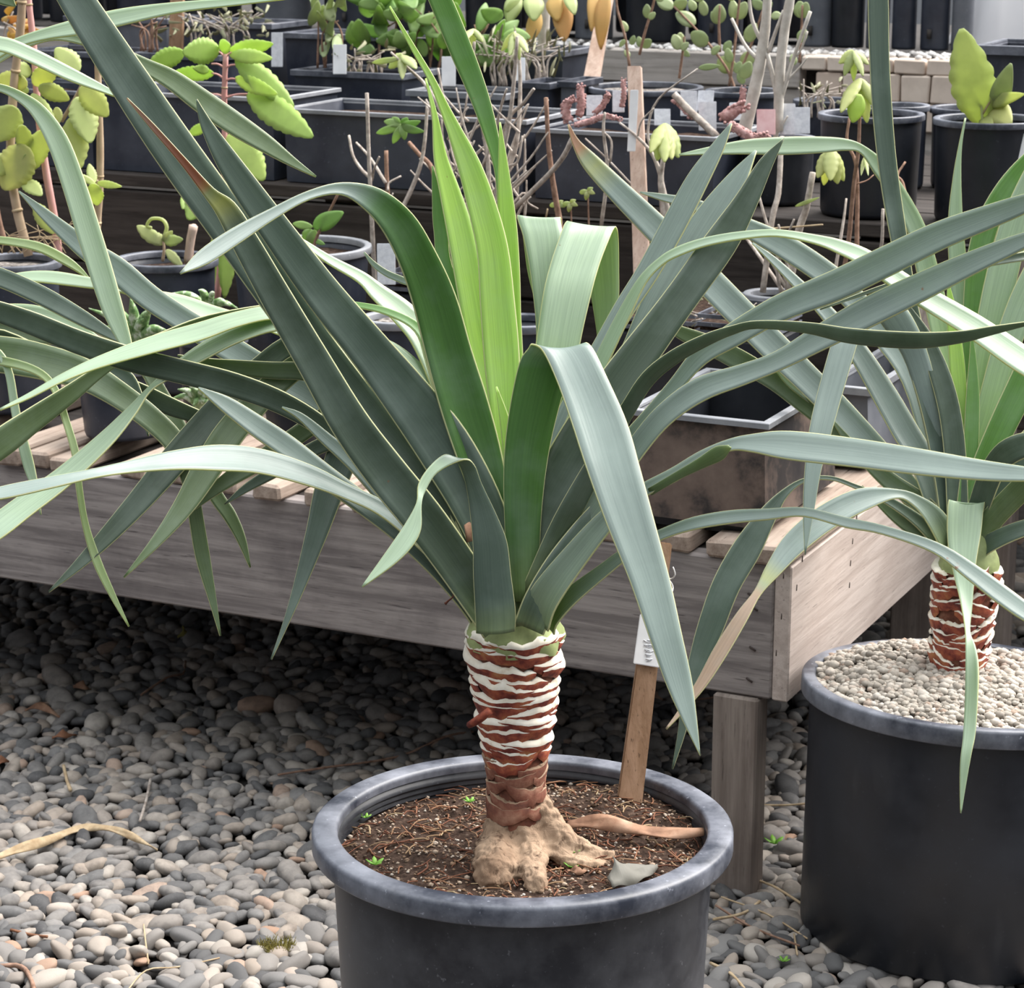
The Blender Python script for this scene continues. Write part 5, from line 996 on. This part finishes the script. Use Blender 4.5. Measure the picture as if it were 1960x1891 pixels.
# --- twiggy shrub to the right with pale drooping leaf clusters
w = .62
t2 = plant('twiggy_shrub', 1520, 560, w, 'bare brown twiggy shrub with hanging yellow leaf clusters behind the right yucca', 'shrub')
for pts, r, m in [
    ([(1605, 570), (1623, 471), (1634, 357), (1643, 285), (1646, 205)], (5, 3), 'twig_brown'), ([(1640, 570), (1640, 460), (1641, 366), (1637, 308), (1621, 271), (1626, 225)], (5, 2.5), 'twig_brown'), ([(1508, 570), (1528, 446), (1543, 400), (1556, 330)], (8, 6), 'twig'),
    ([(1460, 560), (1478, 420), (1490, 370), (1494, 300), (1497, 262)], (6, 5), 'twig'), ([(1515, 570), (1485, 480), (1466, 423), (1452, 372)], (4, 2.5), 'twig'), ([(1740, 400), (1728, 350), (1718, 335), (1733, 310)], 3, 'twig_brown'), ([(1590, 560), (1654, 520), (1685, 480), (1690, 400)], (4, 3), 'twig'),
    ([(1500, 560), (1460, 500), (1430, 458)], (4, 3), 'twig'), ([(1510, 560), (1476, 500), (1455, 445)], (3.5, 2), 'twig'), ([(1520, 560), (1500, 480), (1490, 430)], (3.5, 2), 'twig'), ([(1590, 570), (1605, 480), (1615, 420), (1620, 380)], (4, 2), 'twig'), ([(1440, 440), (1500, 436), (1575, 430)], 2.2, 'straw'),
    ([(1640, 352), (1660, 345), (1672, 335)], 1.6, 'twig_brown'), ([(1495, 560), (1488, 520), (1500, 470), (1520, 420)], (3.5, 2), 'twig')]:
    stem(t2, pts, (w, w+rb.uniform(-.04, .06)), r, m, 'branch')
droop(t2, 1590, 285, w-.03, 72, 5, 36, 'kal', .7); droop(t2, 1634, 98, w, 55, 5, 22, 'pale_leaf', 1.3); droop(t2, 1646, 150, w, 85, 4, 30, 'kal', .9); blade(t2, 1645, 180, 1632, 235, 34, w-.03, None, 'kal2', 0, .1); droop(t2, 1655, 300, w, 42, 2, 12, 'pale_leaf', .3)
blade(t2, 1522, 395, 1568, 378, 8, w, None, 'pale_leaf', 0, .1)
t3 = plant('leafy_sprig', 1275, 420, .70, 'lime green drooping leaf cluster on a bare twig beside the wooden stake')
stem(t3, [(1285, 430), (1262, 330), (1245, 290), (1215, 258), (1186, 235)], .72, (5, 2), 'twig', 'branch'); stem(t3, [(1250, 300), (1240, 250), (1260, 190), (1335, 132)], .74, (3, 1.5), 'twig', 'branch'); stem(t3, [(1220, 265), (1228, 232), (1252, 207)], .72, 2, 'twig', 'branch'); stem(t3, [(1150, 440), (1162, 330), (1155, 250), (1158, 215)], .74, (4, 2.5), 'twig', 'branch'); stem(t3, [(1168, 310), (1170, 270), (1152, 250)], .74, 2.5, 'twig', 'branch'); stem(t3, [(1210, 355), (1168, 310), (1120, 265)], .74, 2.2, 'twig', 'branch')
stem(t3, [(1275, 440), (1265, 350), (1270, 300)], .72, (8, 4), 'twig', 'branch')
droop(t3, 1272, 236, .68, 76, 5, 36, 'kal', .7)
blade(t3, 1337, 130, 1378, 126, 13, .74, None, 'jade', 0, .05)
# --- pale-barked branching plant and round-leaved bush
w = .98
t4 = plant('pale_barked_shrub', 1445, 260, w, 'pale thick-stemmed branching shrub rising above the pink tag', 'shrub')
for pts, r in [([(1420, 270), (1440, 190), (1455, 120), (1466, 40), (1470, -30)], (14, 8)), ([(1490, 250), (1492, 150), (1500, 70), (1512, 0), (1518, -40)], (10, 9)), ([(1485, 262), (1489, 214), (1503, 163), (1523, 100), (1551, 22)], (5, 3.5)), ([(1490, 200), (1470, 110), (1440, 40), (1432, -30)], (5, 3)), ([(1452, 116), (1425, 85), (1400, 35)], (4, 3)), ([(1500, 160), (1530, 130), (1545, 110)], (2.5, 1.5)), ([(1480, 270), (1500, 235), (1508, 222)], 2.5), ([(1470, 100), (1485, 60), (1500, 20)], (4, 3)), ([(1545, 60), (1535, 90), (1525, 108)], 2.5)]:
    stem(t4, pts, w, r, 'trunk_pale', 'branch')
w = 1.32
t5 = plant('round_leaved_bush', 1330, 170, w, 'bush of round grey-green leaves on thin stems at the top right of centre', 'bush')
for pts in [[(1410, 180), (1390, 130), (1345, 70), (1290, 12)], [(1224, 105), (1235, 60), (1250, 10), (1255, -20)], [(1300, 150), (1306, 105), (1310, 70)], [(1205, 128), (1196, 70), (1182, 20), (1178, -20)], [(1395, 170), (1405, 100), (1412, 30), (1418, -20)], [(1378, 100), (1376, 50), (1378, 10)], [(1420, 130), (1440, 80), (1460, 20)], [(1530, 120), (1534, 60), (1536, 10)]]: stem(t5, pts, w, (3, 2), 'twig_brown', 'branch', n=5)
lv5 = [(1288, 15, 1258, 0), (1290, 14, 1315, 2), (1330, 48, 1294, 24), (1355, 82, 1322, 64), (1372, 120, 1410, 128), (1240, 35, 1238, 8), (1242, 36, 1254, 24), (1226, 90, 1222, 70), (1228, 90, 1246, 76), (1300, 95, 1290, 66), (1304, 95, 1318, 82), (1300, 95, 1302, 62), (1305, 96, 1320, 108), (1375, 45, 1378, 8), (1375, 45, 1362, 22), (1405, 36, 1402, 0), (1412, 36, 1428, 4), (1350, 30, 1342, 0), (1460, 16, 1440, 0), (1462, 16, 1478, 4), (1476, 30, 1496, 30), (1430, 80, 1446, 44), (1440, 100, 1420, 128), (1200, 60, 1190, 40), (1196, 76, 1186, 90), (1208, 86, 1214, 68), (1204, 110, 1196, 96), (1534, 34, 1530, 2), (1536, 34, 1544, 4), (1530, 80, 1542, 56), (1398, 120, 1392, 92), (1408, 140, 1418, 118), (1420, 150, 1436, 118), (1424, 160, 1412, 140), (1362, 104, 1378, 88), (1388, 100, 1398, 78), (1330, 20, 1320, 0), (1270, 0, 1250, -8), (1330, 0, 1350, -10), (1390, -4, 1410, -12), (1520, 125, 1516, 104)]
for (x0, y0, x1, y1) in lv5:
    L = math.hypot(x1-x0, y1-y0); blade(t5, x0, y0, x1, y1, L*rb.uniform(.55, .85), w+rb.uniform(-.05, .05), None, 'jade', 0, .08, rb.uniform(-.5, .5), pw=.6)
# --- back row growth
def bushy(name, x0, x1, y0, y1, yb, w, n, L, wd_, mat, label, stems=6, sm='twig_brown', cat='shrub', up=False):
    t = plant(name, (x0+x1)/2, yb, w, label, cat)
    for k in range(stems): xb = (x0+x1)/2+rb.uniform(-.3, .3)*(x1-x0); stem(t, [(xb, yb), (xb+rb.uniform(-8, 8), (yb+y0)/2), (rb.uniform(x0, x1), rb.uniform(y0, (y0+y1)/2))], w+rb.uniform(-.05, .05), (2.6, 1.2), sm, 'branch', n=5)
    for k in range(n):
        x, y = rb.uniform(x0, x1), rb.uniform(y0, y1); a = rb.uniform(-1.9, 1.9) if not up else rb.uniform(-.5, .5); l = L*rb.uniform(.6, 1.2)
        blade(t, x, y, x+l*math.sin(a), y-l*math.cos(a), wd_*rb.uniform(.7, 1.2), w+rb.uniform(-.08, .08), w+rb.uniform(-.1, .06), mat, 0, rb.uniform(.0, .2), rb.uniform(-.7, .7))
    return t
bushy('oval_leaved_plant', 590, 665, 0, 110, 130, 1.2, 16, 46, 20, 'jade', 'upright plant with grey-green oval leaves near the white tag', 5, up=True, cat='plant')
bushy('leafy_shrub', 680, 880, -20, 110, 150, 1.42, 46, 52, 30, 'greenleaf', 'dense green leafy shrub at the top left of the tall yucca leaf', 8)
bushy('leafy_shrub', 880, 965, 30, 120, 150, 1.45, 14, 60, 34, 'greenleaf', 'broad-leaved green shrub right of the tall yucca leaf', 4)
bushy('dry_shrub', 890, 1090, 70, 150, 165, 1.30, 46, 34, 5, 'grassy', 'dry grassy grey-brown clump below the dead yellow leaves', 22, 'twig', up=True, cat='plant')
bushy('small_shrub', 330, 510, 20, 78, 100, 1.28, 60, 14, 6, 'grassy', 'fine-twigged grey-green shrub above the lime kalanchoe', 16, 'twig')
bushy('dry_shrub', 640, 760, 92, 138, 142, 1.22, 22, 16, 6, 'grassy', 'low dry sprigs beside the white tag', 14, 'twig', cat='plant')
bushy('dry_shrub', 1520, 1620, 150, 215, 225, 1.2, 14, 18, 5, 'grassy', 'thin dry weeds in the pot below the bricks', 12, 'twig', cat='plant')
bushy('dry_shrub', 0, 60, 20, 80, 100, 1.2, 14, 40, 14, 'deadleaf', 'withered tan plant in the top left corner', 6, 'twig', cat='plant')
bushy('dry_shrub', 250, 320, 20, 85, 100, 1.25, 6, 20, 8, 'grassy', 'sparse twiggy plant left of the thin dark stake', 8, 'twig_brown', cat='plant')
bushy('dry_shrub', 1290, 1500, 575, 640, 655, .46, 20, 20, 3, 'grassy', 'dry stubble in the ribbed seed tray', 16, 'twig', cat='plant')
d1 = plant('dead_leaved_plant', 1040, 140, 1.55, 'plant with hanging dead yellow and orange leaves on a pale spotted stem')
stem(d1, [(1040, 140), (1040, 60), (1046, -30)], 1.55, (13, 11), 'trunk_pale', 'stem')
for (x0, y0, x1, y1, wd_, m) in [(990, -10, 972, 45, 34, 'pale_leaf'), (1020, -10, 1022, 40, 40, 'pale_leaf'), (1060, -10, 1068, 40, 34, 'deadleaf'), (1075, 0, 1080, 80, 40, 'deadleaf'), (1085, -10, 1100, 28, 24, 'pale_leaf'), (1030, 20, 1010, 85, 30, 'deadleaf'), (1135, -20, 1132, 60, 24, 'deadleaf'), (1160, -20, 1150, 95, 30, 'deadleaf'), (1000, 0, 965, 20, 24, 'pale_leaf')]: blade(d1, x0, y0, x1, y1, wd_, 1.5, 1.46, m, 0, .1, rb.uniform(-.3, .3))
y1_ = plant('yellowing_leaf_plant', 1880, 245, .92, 'plant with one large upright yellow-green wavy leaf at the right edge')
for (x0, y0, x1, y1, wd_, m) in [(1885, 240, 1840, 55, 84, 'pale_leaf'), (1905, 215, 1935, 122, 40, 'jade'), (1890, 200, 1960, 180, 26, 'kal'), (1900, 205, 1935, 238, 44, 'kal'), (1880, 225, 1900, 245, 26, 'kal')]: blade(y1_, x0, y0, x1, y1, wd_, .92, .86, m, 6 if wd_ > 80 else 0, .08, .15)
stem(y1_, [(1882, 245), (1875, 180), (1855, 110), (1842, 62)], .90, (3, 1.2), 'pale_leaf', 'leaf_rib'); stem(y1_, [(1880, 220), (1905, 180), (1925, 176)], .90, 2, 'cane')
# --- pink cactus stems lying and standing in the tagged pot
def cactus(pts, w, r, label):
    Q = np.array([B(p[0], p[1], w) for p in pts]); t = thing('pink_cactus', Q[0], label, 'cactus', 'pink cactus stems'); V, F = tube(Q, np.asarray(r)*pxm(Q[0])*.85, 9, 5, .22, len(pts)); mk('cactus_stem', V, F, M['cactus'], t)
    c = catmull(Q, 6)
    for i in range(len(c)):
        for k in range(5):
            a = rb.uniform(0, 6.28); rr = np.mean(r)*pxm(Q[0]); q = c[i]+rr*np.array([math.cos(a), -abs(math.sin(a))*.4, math.sin(a)*.8]); Vv, Ff = I1; mk('tubercle', Vv*rr*.36+q, Ff.tolist(), M['cactus'], t)
cactus([(1110, 222), (1113, 195), (1112, 166)], .90, [8, 8, 6], 'upright orange-pink cactus stem at the left of its pot')
cactus([(1088, 232), (1082, 205), (1095, 190)], .89, [9, 9, 7], 'stubby curved pink cactus stem beside the upright one')
cactus([(1100, 240), (1130, 232), (1160, 222), (1185, 228)], .87, [6, 7, 6, 4], 'prostrate pink cactus stem lying along the pot edge')
cactus([(1140, 215), (1155, 200), (1165, 178)], .92, [7, 6, 4], 'leaning pink cactus stem left of the wooden stake')
cactus([(1190, 205), (1194, 180), (1193, 152)], .95, [5, 5, 4], 'thin pink cactus stem just left of the stake')
cactus([(1292, 190), (1310, 205), (1325, 225)], .92, [8, 8, 6], 'dark pink cactus stem beside the clear tags')
cactus([(1385, 225), (1405, 212), (1422, 203)], .92, [15, 13, 6], 'fan-shaped pink cactus at the foot of the pale trunk')
cactus([(1418, 208), (1421, 185), (1423, 168)], .95, [6, 6, 4], 'slim pink cactus in front of the pale trunk')
cactus([(1395, 238), (1420, 252), (1445, 264), (1468, 260)], .88, [9, 11, 10, 6], 'thick pink cactus stem sprawling below the pink tag')
lg = plant('fallen_branch', 1290, 185, .89, 'dry grey branch lying among the cactus stems', 'branch'); stem(lg, [(1290, 180), (1320, 212), (1345, 235), (1372, 262)], .88, (7, 8), 'twig', 'branch')
# --- tags and stakes
def ptag(x0, y0, x1, y1, w, label, mat='metal_tag', lean=0, group='plant name tags'):
    return slab('name_tag', [B(x0+lean, y0, w+.01), B(x1+lean, y0, w+.01), B(x1, y1, w), B(x0, y1, w)], .0015, M[mat], None, label, 'tag', group)
ptag(637, 85, 663, 142, 1.12, 'white plastic tag in the second row pot', 'white_tag')
ptag(519, 62, 541, 128, 1.1, 'grey metal tag beside the lime kalanchoe leaf')
ptag(722, 466, 757, 545, .45, 'grey metal tag behind the arching leaf', lean=-1)
ptag(1122, 182, 1153, 222, .95, 'clear embossed tag nearest the orange cactus')
ptag(1172, 173, 1195, 215, .96, 'clear embossed tag directly left of the stake')
ptag(1252, 208, 1283, 240, .90, 'low clear tag above the lime leaf cluster')
ptag(1302, 174, 1334, 222, .98, 'clear embossed tag behind the lying branch')
ptag(1333, 173, 1364, 212, 1.0, 'tilted clear tag with white writing', lean=3)
ptag(1337, 194, 1371, 250, .93, 'front clear tag with two embossed lines')
ptag(1393, 196, 1420, 230, 1.0, 'clear tag behind the pink cactus fan', lean=3)
ptag(1448, 209, 1484, 258, .95, 'pink tag below the pale trunk', 'pink_tag')
ptag(1492, 198, 1522, 258, .98, 'large clear tag left of the bare branches')
ptag(1520, 205, 1550, 256, .96, 'frosted clear tag with scribbled writing on the right')
ptag(1843, 175, 1862, 220, .98, 'white tag beside the big yellow leaf', 'white_tag')
ptag(845, 108, 872, 165, 1.22, 'pale tag half hidden behind the narrow young leaf', 'white_tag')
ptag(985, 110, 1005, 155, 1.2, 'white tag in the dry grassy pot', 'white_tag')
ptag(1930, 255, 1960, 345, .85, 'long white tag at the right edge', 'white_tag', lean=15)
slab('wooden_stake', [B(1200, 126, .80), B(1226, 126, .80), B(1246, 600, .62), B(1214, 600, .62)], .008, M['stake_pale'], None, 'tall pale wooden stake standing among the cactus and twigs', 'stake', bev=.001)
ptag(1200, 172, 1216, 290, .72, 'long translucent tag wired to the tall wooden stake', 'white_tag', lean=6)
slab('wooden_stake', [B(1152, -30, 1.62), B(1176, -30, 1.62), B(1142, 170, 1.40), B(1112, 170, 1.40)], .01, M['stake_pale'], None, 'tilted pale wooden stake beside the dead leaves', 'stake', bev=.001)
slab('wooden_stake', [B(326, -30, 1.32), B(350, -30, 1.32), B(346, 110, 1.28), B(322, 110, 1.28)], .01, M['stake'], None, 'brown wooden stake above the lime kalanchoe', 'stake', bev=.001)
slab('wooden_stake', [B(1745, 560, .66), B(1792, 560, .66), B(1812, 800, .58), B(1772, 800, .58)], .012, M['post'], None, 'weathered grey board standing among the right yucca leaves', 'board', bev=.001)
# ================================================================ litter in the front pot and on the gravel
def strip(name, pts, wpx, mat, label, cat, z=None, lift=.004, twist=.3, group=None):
    """dry strap lying on the ground or soil: picture points dropped on the height z"""
    Q = np.array([G(p[0], p[1], z+lift) for p in pts]); Q[:, 2] += [lift*math.sin(2.1*i) for i in range(len(Q))]; c = catmull(Q, 6); w = np.interp(np.linspace(0, 1, len(c)), np.linspace(0, 1, len(wpx)), wpx)*pxm(Q[0]); V = []; F = []
    for i in range(len(c)):
        d = c[min(i+1, len(c)-1)]-c[max(i-1, 0)]; s = np.cross(d, [0, 0, 1]); s /= np.linalg.norm(s)+1e-9; tw = twist*math.sin(i*.35)+.55; s = s*math.cos(tw)-np.array([0, 0, math.sin(tw)])
        if s[2] < 0: s = -s
        for k in range(4): V.append(c[i]+s*w[i]*(k/3)+np.array([0, 0, .002*math.sin(k*1.6+i*.7)]))
    for i in range(len(c)-1):
        for k in range(3): j = i*4+k; F.append([j, j+1, j+5, j+4])
    o = mk(name, V, F, M[mat], None, origin=Q[0]); md = o.modifiers.new('t', 'SOLIDIFY'); md.thickness = .0016; return tag(o, label, cat, group)
strip('dry_leaf', [(1085, 1588), (1160, 1592), (1250, 1600), (1348, 1600)], [22, 28, 30, 20], 'dry_leaf', 'long dry brown strap leaf lying on the soil of the front pot', 'dead leaf', SZ+.010, .003)
strip('dead_leaf', [(1172, 1702), (1205, 1696), (1235, 1682), (1258, 1660)], [30, 66, 44, 6], 'grey_leaf', 'grey-green dead leaf against the inner rim of the front pot', 'dead leaf', SZ+.006, .001, .05)
strip('dry_leaf', [(1085, 1672), (1105, 1675), (1130, 1668)], [8, 14, 5], 'dry_leaf', 'small curled reddish leaf by the roots', 'dead leaf', SZ+.002, .002)
strip('dry_leaf', [(-10, 1650), (70, 1630), (150, 1588), (190, 1590), (250, 1612), (300, 1622)], [16, 18, 20, 16, 12, 4], 'straw', 'long twisted tan leaf lying on the left gravel', 'dead leaf', .012, .006)
strip('dry_leaf', [(100, 1415), (125, 1415), (148, 1405)], [6, 16, 6], 'litter', 'small orange dead leaf on the shaded gravel', 'dead leaf', .012, .004)
strip('dry_leaf', [(340, 1222), (358, 1222), (374, 1214)], [8, 24, 8], 'moss', 'small yellow leaf on the dark gravel under the bench', 'dead leaf', .012, .004)
strip('dry_leaf', [(48, 1362), (80, 1362), (112, 1372)], [6, 14, 6], 'dry_leaf', 'brown dead leaf far left on the shaded gravel', 'dead leaf', .012, .004)
strip('dry_leaf', [(130, 1320), (160, 1322), (175, 1318)], [6, 16, 5], 'dry_leaf', 'tan crumpled leaf on the shaded gravel under the bench', 'dead leaf', .012, .004)
strip('dry_leaf', [(-5, 1470), (10, 1462), (18, 1455)], [10, 14, 5], 'litter', 'rusty leaf scrap at the left edge of the gravel', 'dead leaf', .012, .004)
tk = []
for i, (pts, r, m, lab) in enumerate([
    ([(270, 1330), (320, 1300), (350, 1285), (355, 1268)], 2.2, 'twig_brown', 'thin forked twig on the dark gravel'), ([(268, 1575), (280, 1530), (288, 1488)], 3, 'twig', 'upright grey twig on the left gravel'), ([(122, 1470), (128, 1490), (135, 1514)], 3.5, 'straw', 'short pale stick on the left gravel'),
    ([(20, 1780), (60, 1785), (90, 1798)], 3, 'litter', 'thin rusty root on the lower left gravel'), ([(-10, 1845), (40, 1850), (60, 1880), (66, 1900)], 5, 'twig_brown', 'brown root loop in the lower left corner'), ([(240, 1895), (280, 1862), (340, 1850), (420, 1830)], 1.6, 'straw', 'long thin straw at the bottom of the gravel'), ([(275, 1768), (278, 1800), (284, 1840)], 1.6, 'straw', 'short upright straw on the gravel'),
    ([(532, 1486), (620, 1470), (760, 1445), (850, 1415), (905, 1398)], 2.4, 'twig_brown', 'long thin stem lying behind the front pot'), ([(1365, 1765), (1420, 1745), (1455, 1725)], 3, 'straw', 'tan straw beside the bench leg'), ([(1370, 1735), (1440, 1770), (1530, 1815)], 2.4, 'twig_brown', 'long brown straw between the two pots'), ([(1440, 1538), (1500, 1540), (1548, 1542)], 2.2, 'straw', 'horizontal straw behind the bench leg'), ([(1420, 1670), (1480, 1700), (1550, 1740)], 2.5, 'straw', 'slanting straw left of the right pot'), ([(1360, 1840), (1400, 1870), (1430, 1895)], 3, 'straw', 'yellow straw at the bottom beside the front pot'), ([(1520, 1790), (1526, 1830)], 2, 'straw', 'short pale straw by the right pot base'), ([(1310, 1340), (1350, 1335), (1400, 1325)], 2, 'twig_brown', 'twig on the gravel below the bench corner'), ([(1380, 1720), (1470, 1745), (1545, 1800)], 1.8, 'straw', 'fine crossing straw between the pots')]):
    Q = np.array([G(p[0], p[1], .016) for p in pts]); Q[:, 2] += [.004*math.sin(k*2.3+i) for k in range(len(Q))]; V, F = tube(Q, r*pxm(Q[0]), 6, 4, .15, i)
    tag(mk('twig', V, F, M[m], None, origin=Q[0]), lab, 'twig', 'twigs and straws on the gravel')
def weed(px, py, z, s, label):
    q = G(px, py, z); t = thing('weed_seedling', q, label, 'weed', 'tiny weeds')
    for k in range(5):
        a = k*1.26+px; d = np.array([math.cos(a), math.sin(a), .5]); d /= np.linalg.norm(d); sd = np.cross(d, [0, 0, 1]); L = s*pxm(q); V = []
        for v, hw in ((0, .05), (.35, .26), (.7, .24), (1, .03)): V += [q+d*L*v+sd*L*hw, q+d*L*v-sd*L*hw+np.array([0, 0, L*.1*v])]
        o = mk('leaf', V, [[0, 2, 3, 1], [2, 4, 5, 3], [4, 6, 7, 5]], M['weed'], t); md = o.modifiers.new('t', 'SOLIDIFY'); md.thickness = .0005
weed(718, 1655, SZ+.004, 20, 'green weed at the left of the front pot soil'); weed(1098, 1632, SZ+.012, 14, 'tiny weed sprouting on the right root'); weed(1095, 1660, SZ+.004, 18, 'small weed below the right root'); weed(898, 1535, SZ+.004, 14, 'small weed behind the trunk on the left'); weed(700, 1565, SZ+.004, 12, 'yellowish weed near the left inner rim'); weed(1075, 1537, SZ+.004, 12, 'faint weed right of the trunk'); weed(1320, 1555, SZ+.004, 10, 'tiny weed near the right inner rim'); weed(1482, 1615, .015, 22, 'grass tuft between the bench leg and right pot'); weed(1500, 1840, .015, 14, 'green weed at the foot of the right pot')
mv = []; mf = []; nn = 0; q0 = G(530, 1815, .012)
for k in range(260):
    a = rb.uniform(0, 6.28); rr = .018*math.sqrt(rb.random()); b = q0+np.array([rr*math.cos(a)*1.3, rr*math.sin(a), 0]); tpp = b+np.array([rb.uniform(-.006, .006), rb.uniform(-.006, .006), rb.uniform(.004, .013)]); V, F = tube([b, tpp], [.0007, .0003], 4, 1, cap=False); mv.append(V); mf.append(np.array(F)+nn); nn += len(V)
tag(bigmesh('moss_tuft', mv, mf, M['moss']), 'small olive moss tuft on the gravel left of the front pot', 'moss')
